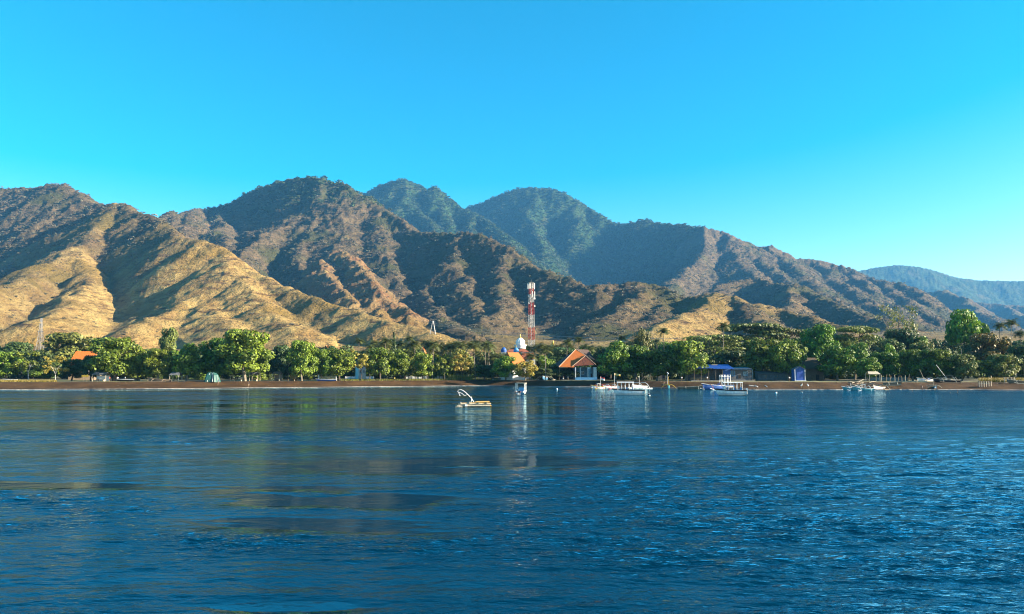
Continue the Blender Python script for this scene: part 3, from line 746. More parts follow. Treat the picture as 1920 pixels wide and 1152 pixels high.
# front rows, left to right: (name, kind, px, top, width px, depth, leaves, bark, label)
T = [
 ('shore_tree','round',14,655,56,262,L_ALM,BARK,'leafy bright green tree at the far left end of the shore row'),
 ('shore_tree','sparse',58,660,58,258,L_ALM,BARKW,'light green tree on a thin pale trunk, second in the row from the left edge'),
 ('blossom_tree','sparse',106,668,42,254,L_YELL,BARKW,'small tree with pale blossoms on a white straight trunk at the beach edge'),
 ('broad_tree','round',132,621,112,345,L_OLIVE,BARKD,'big rounded olive brown tree rising behind the left roofs'),
 ('dark_tree','round',28,640,80,330,L_DARK,BARKD,'dark tree behind the shore row at the left edge of the view'),
 ('dark_tree','bush',76,640,62,320,L_DARK,BARKD,'low dark tree between the left edge and the big olive tree'),
 ('shore_tree','round',172,662,36,263,L_DARK,BARKD,'narrow dark green tree right beside the leftmost orange roof'),
 ('shore_tree','round',136,672,46,268,L_DARK,BARKD,'low dark leafy tree hiding the wall of the leftmost orange roofed house'),
 ('almond_tree','round',217,626,92,262,L_ALM,BARK,'large bright green round tree right of the leftmost orange roof'),
 ('shore_tree','round',262,646,52,266,L_ALM,BARK,'mid green tree beside the large bright green round tree'),
 ('shore_tree','round',300,652,56,262,L_ALM,BARK,'wide low green tree in front of the tall knobbly tree'),
 ('tall_tree','tall',321,611,40,350,L_OLIVE,BARKD,'tall knobbly round headed tree standing out against the golden slope'),
 ('shore_tree','round',352,641,62,264,L_ALM,BARK,'spreading green tree just left of the green tarpaulin tree'),
 ('shore_tree','round',402,632,60,270,L_ALM,BARK,'green tree standing over the green tarpaulin'),
 ('almond_tree','round',463,615,104,262,L_ALM,BARK,'tallest bright green tree on the left half of the shore'),
 ('shore_tree','round',530,645,52,282,L_DARK,BARKD,'dark shaded tree right of the tallest bright tree'),
 ('shore_tree','round',568,636,56,266,L_ALM,BARK,'green tree above the weathered beach shelters'),
 ('shore_tree','round',604,650,48,270,L_ALM,BARK,'small green tree over the dark long canoe'),
 ('shore_tree','round',638,650,62,260,L_ALM,BARKD,'round green tree with a dark stout trunk by the striped fence'),
 ('shore_tree','sparse',678,655,46,285,L_YELL,BARKD,'thin yellowish tree on the lawn beside the striped fence'),
 ('shore_tree','round',714,650,56,268,L_ALM,BARKD,'green tree with a split trunk on the lawn'),
 ('conifer','cone',739,622,30,300,L_DARK,BARKD,'pointed dark conifer sticking up from the middle of the left tree row'),
 ('shore_tree','round',752,653,56,270,L_ALM,BARKD,'green tree in front of the pointed dark conifer'),
 ('shore_tree','round',794,660,44,258,L_ALM,BARKD,'small round lime green tree standing free on the lawn edge'),
 ('shore_tree','sparse',833,664,44,260,L_ALM,BARKD,'second small tree on the lawn, right of the round lime one'),
 ('shore_tree','sparse',869,664,42,262,L_YELL,BARKD,'thin yellow leaved tree with a dark slender trunk on the lawn'),
 ('shore_tree','round',908,682,44,262,L_DARK,BARKD,'low dark shrubby tree with a forked trunk at the lawn end'),
 ('shore_tree','round',948,667,54,272,L_ALM,BARK,'leafy tree in front of the blue mosque domes'),
 ('shore_tree','round',985,674,42,268,L_YELL,BARK,'yellow green tree below the red roofs of the mosque'),
 ('dark_tree','round',1022,690,40,300,L_DARK,BARKD,'low dark tree between the mosque and the orange roofed house'),
 ('almond_tree','round',1152,637,78,270,L_ALM,BARK,'broad tree overhanging the right end of the orange roofed house'),
 ('shore_tree','round',1192,642,64,282,L_ALM,BARK,'leafy tree behind the anchored boat with the flat roof'),
 ('dark_tree','tall',1204,613,34,330,L_OLIVE,BARKD,'dark rounded tree top rising left of the starry palm'),
 ('dead_tree','bare',1190,615,12,330,L_SCRUB,BARK,'thin dead looking tree beside the dark rounded tree top'),
 ('shore_tree','round',1230,652,66,276,L_ALM,BARK,'leafy tree overhanging the shady beach stalls'),
 ('almond_tree','round',1284,632,78,272,L_ALM,BARK,'big glossy green tree left of the blue roofed house'),
 ('acacia','flat',1332,622,100,330,L_OLIVE,BARK,'dark flat topped acacia behind the blue roofed house'),
 ('acacia','flat',1410,600,112,350,L_OLIVE,BARK,'wide flat topped acacia, the highest over the blue roofed house'),
 ('acacia','flat',1476,610,70,345,L_OLIVE,BARK,'olive flat topped acacia left of the lime green crown'),
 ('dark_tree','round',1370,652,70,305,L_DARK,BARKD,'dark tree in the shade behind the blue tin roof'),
 ('almond_tree','round',1430,628,84,278,L_ALM,BARK,'broad glossy tree above the right end of the blue roof'),
 ('almond_tree','round',1474,634,64,272,L_ALM,BARK,'glossy tree above the blue kiosk'),
 ('lime_tree','round',1534,606,72,318,L_LIME,BARKD,'brilliant lime green rounded tree right of the acacias'),
 ('layered_tree','flat',1604,604,70,330,L_OLIVE,BARKD,'layered olive tree right of the lime green crown'),
 ('almond_tree','round',1568,643,74,268,L_ALM,BARK,'glossy tree overhanging the thatched roof'),
 ('shore_tree','round',1624,668,46,262,L_ALM,BARK,'low glossy tree leaning over the driftwood heap'),
 ('shore_tree','round',1600,640,60,290,L_ALM,BARK,'mid green tree behind the driftwood heap'),
 ('open_tree','bare',1680,573,66,420,L_OLIVE,BARK,'tall open branched tree with hardly any leaves against the pale hills'),
 ('dark_tree','round',1690,608,76,350,L_DARK,BARKD,'dark broad crown below the open branched tree'),
 ('lime_tree','round',1667,642,34,276,L_LIME,BARKD,'small lime green crown in the front of the right tree belt'),
 ('shore_tree','round',1650,655,50,270,L_ALM,BARK,'green tree beside the small lime green crown'),
 ('umbrella_tree','tall',1808,576,78,330,L_LIME,BARK,'tall umbrella shaped tree standing high above the right tree belt'),
 ('turning_tree','round',1852,622,84,290,L_AUT,BARK,'tree with yellow brown leaves left of the two tall palms'),
 ('shore_tree','round',1708,650,58,266,L_ALM,BARK,'green tree over the white posts on the right beach'),
 ('shore_tree','round',1756,652,60,262,L_ALM,BARK,'green tree behind the boat with the blue tarpaulin'),
 ('shore_tree','round',1800,660,54,258,L_OLIVE,BARK,'grey green tree left of the thin white forked trunk'),
 ('shore_tree','round',1836,672,48,258,L_ALM,BARKW,'small tree with a white forked trunk behind the yellow grass'),
 ('shore_tree','round',1880,660,58,258,L_OLIVE,BARK,'broad tree behind the yellow grass near the right edge'),
 ('shore_tree','round',1918,640,60,262,L_DARK,BARK,'dark tree at the right edge of the view'),
]
for nm, kd, px, tp, w, Y, lf, bk, lb in T: tree(nm, kd, px, tp, w, Y, lf, lb, 'trees along the shore', bk)
PL = [(1023,653,285,'coconut palm with a bare trunk between the mosque and the orange roofed house'),
 (1352,606,315,'tall coconut palm among the flat topped acacias'),
 (1243,617,320,'starry pale coconut palm beside the dark rounded tree top'),
 (1890,602,300,'tallest coconut palm at the right end of the tree belt'),
 (1868,607,325,'coconut palm just left of the tallest right hand palm'),
 (1916,622,310,'coconut palm cut by the right edge of the view'),
 (671,636,330,'coconut palm left of the pointed conifer against the golden slope'),
 (722,636,315,'coconut palm touching the pointed conifer on its left'),
 (770,632,330,'coconut palm right of the pointed conifer'),
 (1085,634,330,'feathery coconut palm above the peak of the orange roof'),
 (1060,638,340,'coconut palm behind the orange roofed house on the left'),
 (1170,630,330,'coconut palm behind the broad tree by the orange roofed house'),
]
for px, tp, Y, lb in PL: palm(px, tp, Y, lb, 'coconut palms', 1.05)
rs = np.random.RandomState(77)
for i, px in enumerate(np.linspace(690, 1010, 44)):
    if 925 < px < 1003: tp = 650 + rs.rand()*6 if px > 990 else 668
    else: tp = 641 + rs.rand()*10
    palm(px + rs.normal()*3, tp - 4*rs.rand(), 300 + rs.rand()*90, place_words(px, 'coconut grove palm'), 'palms of the grove beside the mosque', 1.25, whole=True)
for px in (1012, 1030, 1040, 1052, 1070, 1092, 1105, 1118, 1130, 1142, 1150, 1168, 1185):
    palm(px, 646 + rs.rand()*8, 350 + rs.rand()*50, place_words(px, 'feathery coconut palm'), 'palms of the grove behind the house', 1.2, whole=True)
for i in range(12):
    palm(1215 + i*58 + rs.normal()*8, 630 + rs.rand()*14, 380 + rs.rand()*80, place_words(1215+i*58, 'half hidden coconut palm'), 'palms inside the right tree belt', 1.0, whole=True)
# belt behind the front rows
def belt_top(px): return np.interp(px, [-200,0,60,180,290,400,560,700,800,910,930,1000,1008,1110,1180,1300,1500,1560,1660,1760,1900,2200], [655,655,652,655,655,650,648,646,646,648,668,668,650,648,636,632,628,624,626,634,634,640])
for i in range(110):
    px = -90 + i*19.2 + rs.normal()*5; Y = 300 + rs.rand()*150
    if 925 < px < 1005 and Y < 400: Y = 410
    if 1030 < px < 1120: Y = 340 + rs.rand()*80
    tp = belt_top(px) + rs.rand()*10 - 4; k = ['round','bush','tall','bush','round'][i % 5]
    if 640 < px < 930: tp += 4; lf = [L_ALM, L_OLIVE, L_PALM][i % 3]
    else: lf = [L_DARK, L_DARK, L_ALM, L_OLIVE][i % 4]
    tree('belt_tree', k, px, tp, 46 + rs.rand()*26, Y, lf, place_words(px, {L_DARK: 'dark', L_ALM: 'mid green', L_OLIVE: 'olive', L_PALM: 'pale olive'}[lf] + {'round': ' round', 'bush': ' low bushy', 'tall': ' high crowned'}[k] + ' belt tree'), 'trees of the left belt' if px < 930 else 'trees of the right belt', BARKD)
for i in range(96):        # shade loving undergrowth closes the view under the crowns
    px = -60 + i*21.5 + rs.normal()*6
    if 925 < px < 1010: continue
    Y = 292 + rs.rand()*40
    if 640 < px < 930: Y = 330 + rs.rand()*60
    tp = 664 + rs.rand()*20 if not 640 < px < 930 else 674 + rs.rand()*12
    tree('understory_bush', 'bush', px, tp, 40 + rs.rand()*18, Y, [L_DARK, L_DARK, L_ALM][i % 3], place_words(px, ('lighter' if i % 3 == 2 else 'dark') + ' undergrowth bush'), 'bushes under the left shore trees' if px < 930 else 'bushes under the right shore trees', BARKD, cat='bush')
# ------------------------------------------------------------------ buildings
WHITE = mat('white_paint', (0.64, 0.64, 0.62), 0.5, 0.2, 2)
WALLW = mat('white_render', (0.72, 0.70, 0.66), 0.85, 0.15, 1)
ORANGE = mat('orange_tiles', (0.66, 0.17, 0.015), 0.75, 0.25, 2.5, stretch=(1, 1, 3))
REDT = mat('red_tiles', (0.42, 0.11, 0.045), 0.8, 0.45, 2.0)
SHADET = mat('shade_brown_tiles', (0.10, 0.055, 0.035), 0.85, 0.35, 2.0)  # darker planes of the orange roof, their shade put into the colour
RIDGET = mat('ridge_tiles', (0.72, 0.45, 0.28), 0.8, 0.2, 2)
BLUEW = mat('pale_blue_paint', (0.11, 0.29, 0.42), 0.7, 0.2, 2)
BLUE = mat('blue_paint', (0.03, 0.14, 0.50), 0.6, 0.2, 2)
BLUET = mat('blue_tin', (0.02, 0.11, 0.55), 0.5, 0.25, 1.5, stretch=(6, .3, 1))
SKYB = mat('sky_blue_paint', (0.12, 0.42, 0.80), 0.5, 0.15, 2)
DARK = mat('dark_interior', (0.025, 0.025, 0.028), 0.8, 0.3, 1)
GREYW = mat('grey_board', (0.16, 0.17, 0.18), 0.85, 0.3, 2)
WOOD = mat('weathered_wood', (0.30, 0.22, 0.14), 0.9, 0.35, 4)
PALEWOOD = mat('bleached_wood', (0.62, 0.54, 0.40), 0.9, 0.3, 4)
GOLD = mat('gilt', (0.75, 0.48, 0.06), 0.4, 0.15, 3, 0.4)
GLASS = mat('window_glass', (0.10, 0.18, 0.22), 0.12, 0.1, 1)
RED = mat('red_paint', (0.55, 0.035, 0.03), 0.5, 0.2, 2)
BLACK = mat('black_paint', (0.015, 0.015, 0.018), 0.4, 0.2, 2)
YELLOW = mat('yellow_paint', (0.75, 0.48, 0.04), 0.5, 0.2, 2)
STEEL = mat('galvanised_steel', (0.30, 0.31, 0.32), 0.45, 0.15, 2, 0.3)
THATCH = mat('thatch', (0.13, 0.10, 0.06), 0.95, 0.5, 5, stretch=(1, 1, 4))
GREENC = mat('green_tarpaulin', (0.008, 0.10, 0.085), 0.6, 0.35, 1.2)
BAMBOO = mat('bamboo', (0.85, 0.50, 0.13), 0.6, 0.35, 6, stretch=(1, 4, 4))
CONC = mat('concrete', (0.42, 0.40, 0.36), 0.9, 0.2, 1)
SKIN = mat('skin', (0.28, 0.15, 0.09), 0.6, 0.1, 3)
HAIR = mat('hair', (0.012, 0.010, 0.009), 0.6, 0.1, 3)
ROPE = mat('rope', (0.5, 0.45, 0.35), 0.9, 0.1, 3)

def pos(px, Y): return at(px, 700, Y)[0]
def thing(name, px, Y, label, cat, rz=0, group=None, z=None):
    x = pos(px, Y); return empty(name, (x, Y, ground_z(x, Y) if z is None else z), rz, label, cat, group)
def zpx(py, Y): return at(960, py, Y)[2]

def window(parent, x, y, z, w, h, frame=WHITE, pane=GLASS, face=-1):
    """a framed window on a wall facing -y; the frame stands 4 cm proud of the wall"""
    m = MB(); t = .12
    m.box((x, y, z+h/2-t/2), (w, .12, t)).box((x, y, z-h/2+t/2), (w, .12, t)).box((x-w/2+t/2, y, z), (t, .12, h-2*t)).box((x+w/2-t/2, y, z), (t, .12, h-2*t)).box((x, y, z), (.06, .1, h-2*t))
    f = m.build('window', frame, parent); MB().box((x, y+.01, z), (w-2*t, .04, h-2*t)).build('pane', pane, f); return f

# orange roofed house
def orange_house():
    Y = 300; s = Y/F                      # metres per photo pixel here
    cx = pos(1082, Y); g = ground_z(cx, Y); r = empty('orange_roofed_house', (cx, Y, g), 0, 'house with a bright orange hipped roof and pale blue front on the beach', 'house')
    P = lambda px, py, dy: (pos(px, Y+dy)-cx if dy == 0 else at(px, py, Y+dy)[0]-cx, dy, at(px, py, Y+dy)[2]-g)
    ze = P(0, 689, 0)[2]
    # main roof: apex ridge running back, hip faces
    A = P(1080, 655, 6); B = (A[0]+5.5, 11.0, A[2]); C = P(1048, 688, -1); D = P(1096, 688, 1); E = P(1035, 680, 12)
    Rr = P(1118, 677, 3)
    th = .18
    M = P(1097, 667, 3.0); nrm = (Vector(M)-Vector(C)).cross(Vector(A)-Vector(C)); cw = Vector((cx, Y, g))
    def on_plane(px, py):
        d_ = Vector(at(px, py, 1.0)) - Vector((0, 0, CAM_H)); o_ = Vector((0, 0, CAM_H)) - cw; q = nrm.dot(Vector(C)-o_)/nrm.dot(d_); return tuple(o_ + d_*q)
    D = on_plane(1075, 689)
    roof = MB().slab([C, D, M, A], th).build('roof', ORANGE, r)
    MB().slab([(C[0]-.02, C[1], C[2]), A, B, P(1040, 682, 12)], th).build('roof', SHADET, r)['label'] = 'left roof plane coloured dark brown for its shade'
    MB().slab([M, Rr, A], th).slab([A, Rr, B], th).build('roof', SHADET, r)
    MB().tube([C, A], .16, 6).build('roof_ridge', RIDGET, r); MB().tube([A, P(1096, 666, 3.4), Rr], .15, 6).build('roof_ridge', RIDGET, r)
    # projecting front gable in red tiles
    G0 = P(1073, 687, -1.2); G1 = P(1098, 667, .6); G2 = P(1117, 684, -1.2); G1b = (G1[0]+.3, 3.4, G1[2]-.05); G0b = (G0[0]+1.6, 2.6, G0[2]-.1); G2b = (G2[0]+.5, 3.2, G2[2])
    MB().slab([G0, G2, G1], .25).build('gable', mat('mottled_brick_tiles', (0.24, 0.065, 0.03), .9, .7, 3), r)
    MB().slab([G1, G1b, G0b, G0], .15).build('gable_roof', SHADET, r); MB().slab([G2, G2b, G1b, G1], .15).build('gable_roof', REDT, r)
    MB().tube([G0, G1], .15, 6).build('bargeboard', RIDGET, r); MB().tube([G1, G2], .13, 6).build('bargeboard', RIDGET, r)
    MB().tube([P(1104, 667, 2), P(1117, 676, 2)], .2, 6).build('roof_ridge', RIDGET, r)
    # walls
    x0, x1 = P(1077, 0, 0)[0], P(1119, 0, 0)[0]; zt = ze
    MB().box(((x0+x1)/2, 4.3, zt/2), (x1-x0, .25, zt)).build('wall', BLUEW, r)
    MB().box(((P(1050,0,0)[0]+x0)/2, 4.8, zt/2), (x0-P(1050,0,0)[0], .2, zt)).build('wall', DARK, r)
    for px in (1078, 1087, 1101, 1112): 
        MB().box((P(px,0,0)[0], -2.6, zt/2), (.32, .32, zt)).build('post', WHITE if px == 1078 else BLUEW, r)
    MB().box(((P(1102,0,0)[0]+P(1106,0,0)[0])/2, -2.3, zt/2), (1.0, .16, zt)).build('panel', BLUEW, r)
    MB().box((P(1115,0,0)[0], -2.3, zt/2), (1.1, .16, zt)).build('panel', BLUEW, r)
    MB().box(((x0+x1)/2, -2.75, .55), (x1-x0-.4, .14, 1.1)).build('parapet', SKYB, r)
    f = MB().box((P(1109,0,0)[0], 4.1, 1.3), (1.2, .1, 2.6)).build('door', DARK, r)
    for px in (1083, 1094): window(r, P(px,0,0)[0], 4.1, zt*.55, 1.3, 1.2)
    MB().box((P(1049,0,0)[0], .6, zt/2), (.25, .25, zt)).build('post', WOOD, r)
    MB().box((P(1056,0,0)[0], -.8, zt-.12), (3.6, .25, .3)).build('eaves_board', RIDGET, r)
    MB().box(((x0+x1)/2-2, .9, -.15), (x1-x0+7, 8.5, .5)).build('plinth', CONC, r)
orange_house()

def hip_roof(mb, x0, x1, y0, y1, z0, z1, inset=.35):
    xm0 = x0+(x1-x0)*inset; xm1 = x1-(x1-x0)*inset; ym = (y0+y1)/2
    mb.add([(x0,y0,z0),(x1,y0,z0),(x1,y1,z0),(x0,y1,z0),(xm0,ym,z1),(xm1,ym,z1)], [(0,1,5,4),(1,2,5),(2,3,4,5),(3,0,4),(3,2,1,0)]); return mb
def mosque():
    Y = 345; s = Y/F; cx = pos(973, Y); g = ground_z(cx, Y); r = empty('mosque', (cx, Y, g), 0, 'white mosque with a ribbed white dome, gilt finial and blue corner domes', 'mosque')
    X = lambda px: pos(px, Y)-cx; Z = lambda py: zpx(py, Y)-g
    w = MB().box((X(974), 6, Z(663)/2), (s*46, 11, Z(663))).build('wall', WALLW, r)
    for px in (962, 970, 978, 986): window(r, X(px), .45, Z(671), 1.0, 1.7, BLUE)
    hip_roof(MB(), X(948), X(994), .1, 12, Z(661), Z(651), .30).build('roof', REDT, r)
    MB().box((X(971), -.1, Z(662.3)), (s*50, .5, .5)).build('cornice', WHITE, r)
    MB().lathe([(2.6, Z(653)), (2.6, Z(647))], (X(976), 6, 0), 20).build('drum', WHITE, r)
    MB().lathe([(3.0, Z(648)), (3.0, Z(646))], (X(976), 6, 0), 20).build('drum_ring', WHITE, r)
    h = Z(632)-Z(646); rr = 1.85
    d = MB().lathe([(rr*1.0, Z(646)), (rr*1.12, Z(646)+h*.2), (rr*1.08, Z(646)+h*.45), (rr*.8, Z(646)+h*.72), (rr*.4, Z(646)+h*.93), (.1, Z(632))], (X(976), 6, 0), 28, .10).build('dome', WHITE, r)
    MB().lathe([(.75, Z(633.5)), (.45, Z(632)), (.2, Z(630)), (.28, Z(629.3)), (.06, Z(626))], (X(976), 6, 0), 10).build('finial', GOLD, d)
    for px, py in ((968, 662), (944.5, 661)):
        MB().box((X(px), -1.2, Z(py)/2), (2.0, 2.0, Z(py))).build('turret', WALLW, r)
        m = SKYB if px > 950 else BLUE
        k = MB().lathe([(1.25, Z(py)), (1.35, Z(py)+.9), (1.1, Z(py)+1.6), (.5, Z(py)+2.2), (.05, Z(py)+2.45)], (X(px), -1.2, 0), 16).build('corner_dome', m, r)
        MB().lathe([(.08, Z(py)+2.4), (.18, Z(py)+2.7), (.03, Z(py)+3.6)], (X(px), -1.2, 0), 8).build('finial', GOLD, k)
    for px in (966.5, 970): window(r, X(px), -2.24, Z(668), .55, 1.1, BLUE)
mosque()
def gable_hut(name, px, Y, wpx, pye, pyr, depth, roofm, wallm, label, cat='house', rz=0.0, ridge_x=False, wins=2):
    r = thing(name, px, Y, label, cat, rz); s = Y/F; g = r.location.z; w = wpx*s; ze = zpx(pye, Y)-g; zr = zpx(pyr, Y)-g; o = .5
    MB().box((0, 0, ze/2), (w-.6, depth-.6, ze)).build('wall', wallm, r)
    if ridge_x:
        MB().slab([(-w/2,-depth/2-o,ze-.1),(w/2,-depth/2-o,ze-.1),(w/2-w*.12,0,zr),(-w/2+w*.12,0,zr)], .15).build('roof', roofm, r)
        MB().slab([(w/2,depth/2+o,ze-.1),(-w/2,depth/2+o,ze-.1),(-w/2+w*.12,0,zr),(w/2-w*.12,0,zr)], .15).build('roof', roofm, r)
        MB().slab([(-w/2,depth/2+o,ze-.1),(-w/2,-depth/2-o,ze-.1),(-w/2+w*.12,0,zr)], .15).build('roof', roofm, r)
        MB().slab([(w/2,-depth/2-o,ze-.1),(w/2,depth/2+o,ze-.1),(w/2-w*.12,0,zr)], .15).build('roof', roofm, r)
    else:
        MB().slab([(0,-depth/2-o,zr),(0,depth/2,zr),(-w/2-.3,depth/2,ze-.1),(-w/2-.3,-depth/2-o,ze-.1)], .15).build('roof', roofm, r)
        MB().slab([(0,depth/2,zr),(0,-depth/2-o,zr),(w/2+.3,-depth/2-o,ze-.1),(w/2+.3,depth/2,ze-.1)], .15).build('roof', roofm, r)
        MB().slab([(-w/2+.3,-depth/2+.3,ze),(w/2-.3,-depth/2+.3,ze),(0,-depth/2+.3,zr-.2)], .15).build('gable', wallm, r)
        MB().tube([(-w/2-.3,-depth/2-o,ze-.1),(0,-depth/2-o,zr+.02),(w/2+.3,-depth/2-o,ze-.1)], .11, 5).build('bargeboard', RIDGET, r)
    for i in range(wins): window(r, (i-(wins-1)/2)*w/ (wins+.5), -depth/2+.27, ze*.55, min(1.4, w*.18), 1.2)
    return r
gable_hut('orange_gabled_house', 962, 305, 34, 684, 661, 9, ORANGE, WALLW, 'orange gable roof showing through the trees in front of the mosque', 'house', rz=R(38), ridge_x=True)
gable_hut('red_roofed_house', 990, 330, 28, 673, 662, 8, REDT, WALLW, 'small red roof at the foot of the striped tower', 'house', ridge_x=True)
gable_hut('leftmost_house', 160, 288, 46, 686, 659, 10, ORANGE, WOOD, 'orange roofed house half hidden left of the large round tree', 'house', rz=R(14), ridge_x=True)
gable_hut('garden_house', 614, 345, 16, 662, 648, 8, ORANGE, WALLW, 'little red roof peeping over the trees above the long dark canoe', 'house', ridge_x=False)
gable_hut('garden_house', 676, 300, 16, 684, 668, 6, ORANGE, WALLW, 'little orange roof beside the yellowish tree on the lawn', 'house', ridge_x=False, rz=R(25))
gable_hut('garden_house', 793, 350, 10, 664, 652, 6, ORANGE, WALLW, 'tiny red roof tip over the palms right of the pointed conifer', 'house', ridge_x=False)
def minaret():
    Y = 420; r = thing('minaret', 1037, Y, 'thin pale tower top poking out of the trees right of the striped tower', 'tower'); g = r.location.z; Z = lambda p: zpx(p, Y)-g
    MB().lathe([(1.0, 0), (.9, Z(650)), (1.25, Z(649)), (1.25, Z(647))], n=12).build('shaft', WALLW, r)
    MB().lathe([(.75, Z(647)), (.8, Z(644.5)), (.35, Z(642)), (.1, Z(638))], n=12).build('cap', GOLD, r)
minaret()

def blue_house():
    Y = 268; cx = pos(1353, Y); g = ground_z(cx, Y)
    r = empty('blue_roofed_house', (cx, Y, g), 0, 'long low beach house with a bright blue tin roof and blue wall panel', 'house')
    X = lambda px: pos(px, Y)-cx; Z = lambda py: zpx(py, Y)-g; zt = Z(691)
    MB().box(((X(1296)+X(1411))/2, 5, zt/2), (X(1411)-X(1296), .25, zt)).build('wall', GREYW, r)
    MB().box(((X(1372)+X(1411))/2, 1.2, zt/2), (X(1411)-X(1372), .2, zt)).build('wall', GREYW, r)
    MB().slab([(X(1355),1.0,zt),(X(1371.8),1.0,zt-1.9-.1),(X(1371.8),1.0,zt)], .12).build('wall_panel', BLUE, r)
    MB().box((X(1364), 1.15, zt*.55), (X(1371)-X(1358), .1, zt*.8)).build('wall_panel', BLUE, r)
    window(r, X(1375.5), 1.05, Z(700.5), 1.6, 1.9, SKYB); window(r, X(1399.5), 1.05, Z(700.5), 1.5, 1.7, BLUEW)
    MB().box((X(1388), 1.05, 1.05), (1.1, .08, 2.1)).build('door', DARK, r)
    # corrugated roof sheets, each overlapping the next
    def sheet(p0, p1, zt0, zt1, ya, yb, m, nm='roof_sheet'):
        n = max(3, int((p1-p0)/5.5)); a = X(p0); b = X(p1); w = (b-a)/n
        for i in range(n):
            q = MB(); k = 8
            vs = []; 
            for j in range(k+1):
                xx = a + w*i + w*j/k*1.02; dz = .05*(j % 2) + .012*(i % 2)
                vs += [(xx, ya, zt0+dz), (xx, yb, zt1+dz), (xx, ya, zt0+dz-.03), (xx, yb, zt1+dz-.03)]
            fs = []
            for j in range(k):
                o = 4*j; fs += [(o, o+4, o+5, o+1), (o+2, o+3, o+7, o+6), (o, o+2, o+6, o+4), (o+1, o+5, o+7, o+3)]
            q.add(vs, fs).build(nm, m, r)
    sheet(1296, 1337, Z(691), Z(684), -1.6, 5.4, BLUET); sheet(1335.5, 1374, Z(692), Z(683.5), -1.7, 5.4, BLUET)
    sheet(1373, 1412, Z(693), Z(689), -.4, 5.3, mat('worn_blue_tin', (0.10, 0.20, 0.32), .5, .35, 1.5))
    MB().box((X(1346), 4.6, Z(684)), (2.2, 1.2, .3)).build('skylight', PALEWOOD, r)
    for px in (1300, 1313, 1327, 1340, 1353): MB().box((X(px), -1.3, Z(693)/2), (.14, .14, Z(693))).build('post', WOOD, r)
    MB().box((X(1411), -.2, Z(694)/2), (.12, .12, Z(694))).build('post', BLUEW, r)
    MB().box((X(1353), 2.0, -.1), (X(1413)-X(1294), 8, .5)).build('plinth', CONC, r)
    MB().box((X(1390), .2, .45), (X(1411)-X(1374), .3, .5)).build('bench', GREYW, r)
    MB().box((X(1315), 2.4, .7), (X(1335)-X(1298), .5, .9)).build('counter', WOOD, r)
blue_house()
def kiosk():
    Y = 262; r = thing('blue_kiosk', 1500, Y, 'small bright blue shed with a pointed roof and pale edges', 'shed'); g = r.location.z; Z = lambda p: zpx(p, Y)-g; s = Y/F; w = 20*s
    MB().box((0, 1.5, Z(692)/2), (w, 2.8, Z(692))).build('wall', BLUE, r)
    MB().slab([(-w/2,.09,Z(692)),(w/2,.09,Z(692)),(0,.09,Z(687.5))], .1).build('gable', BLUE, r)
    MB().slab([(0,-.3,Z(687)),(0,3,Z(687)),(-w/2-.3,3,Z(693)),(-w/2-.3,-.3,Z(693))], .1).build('roof', GREYW, r)
    MB().slab([(0,3,Z(687)),(0,-.3,Z(687)),(w/2+.3,-.3,Z(693)),(w/2+.3,3,Z(693))], .1).build('roof', GREYW, r)
    for sg in (-1, 1): MB().box((sg*(w/2-.12), .02, Z(692)/2), (.22, .1, Z(692))).build('corner_board', WHITE, r)
    MB().box((0, -.15, .12), (w+.2, .5, .24)).build('step', WHITE, r)
    d = MB().box((0, .06, Z(694)/2), (w*.55, .06, Z(694))).build('door', BLUET, r)
kiosk()
def thatched():
    Y = 276; r = thing('thatched_hut', 1522, Y, 'dark hut with a steep thatched roof behind the blue shed', 'hut'); g = r.location.z; Z = lambda p: zpx(p, Y)-g; s = Y/F
    hip_roof(MB(), -21*s, 21*s, -3, 4, Z(692), Z(671), .30).build('roof', THATCH, r)
    MB().box((0, .7, Z(692)/2), (34*s, 5, Z(692))).build('wall', WOOD, r)
    for x in (-16, -5, 6, 16): MB().box((x*s, -2.6, Z(692)/2), (.16, .16, Z(692))).build('post', WOOD, r)
    MB().box((7*s, -1.85, 1.05), (1.1, .08, 2.1)).build('door', DARK, r)
thatched()
r = thing('long_shed', 1452, 274, 'low dark wooden shed in the shade between the blue roofed house and the blue shed', 'shed')
MB().box((0, 0, 1.4), (13, 3.4, 2.8)).build('wall', GREYW, r); MB().slab([(-7,-2.4,2.6),(7,-2.4,2.6),(7,2.2,3.5),(-7,2.2,3.5)], .1).build('roof', GREYW, r)
for x in (-4, 0, 4): window(r, x, -1.75, 1.5, 1.1, .9, WOOD)
# stalls under the trees
def shelter(px, Y, w, h, d, label, roofm=THATCH, postm=PALEWOOD, cat='shelter', back=None, table=True, rz=0):
    Y = max(Y, float(shoreY(np.array([(px-960)/F]))[0]) + 19)
    r = thing('beach_shelter', px, Y, label, cat, rz)
    MB().slab([(-w/2,-d/2,h),(w/2,-d/2,h),(w/2*.8,0,h+.9),(-w/2*.8,0,h+.9)], .12).build('roof', roofm, r)
    MB().slab([(w/2,d/2,h),(-w/2,d/2,h),(-w/2*.8,0,h+.9),(w/2*.8,0,h+.9)], .12).build('roof', roofm, r)
    for x in (-1, 1):
        for y in (-1, 1): MB().box((x*(w/2-.25), y*(d/2-.2), h/2), (.15, .15, h)).build('post', postm, r)
    if table: MB().box((0, 0, .75), (w*.6, d*.4, .1)).box((-w*.22, 0, .35), (.1, d*.3, .7)).box((w*.22, 0, .35), (.1, d*.3, .7)).build('bench', postm, r)
    if back: MB().box((0, d/2-.1, h*.45), (w-.6, .08, h*.8)).build('back_panel', back, r)
    return r
shelter(447, 256, 5.2, 2.2, 3, 'open wooden shelter with a low rail under the tallest bright tree')
shelter(520, 257, 3.2, 2.6, 3, 'open shelter with pale posts and a dark panel under the shaded tree', back=WOOD)
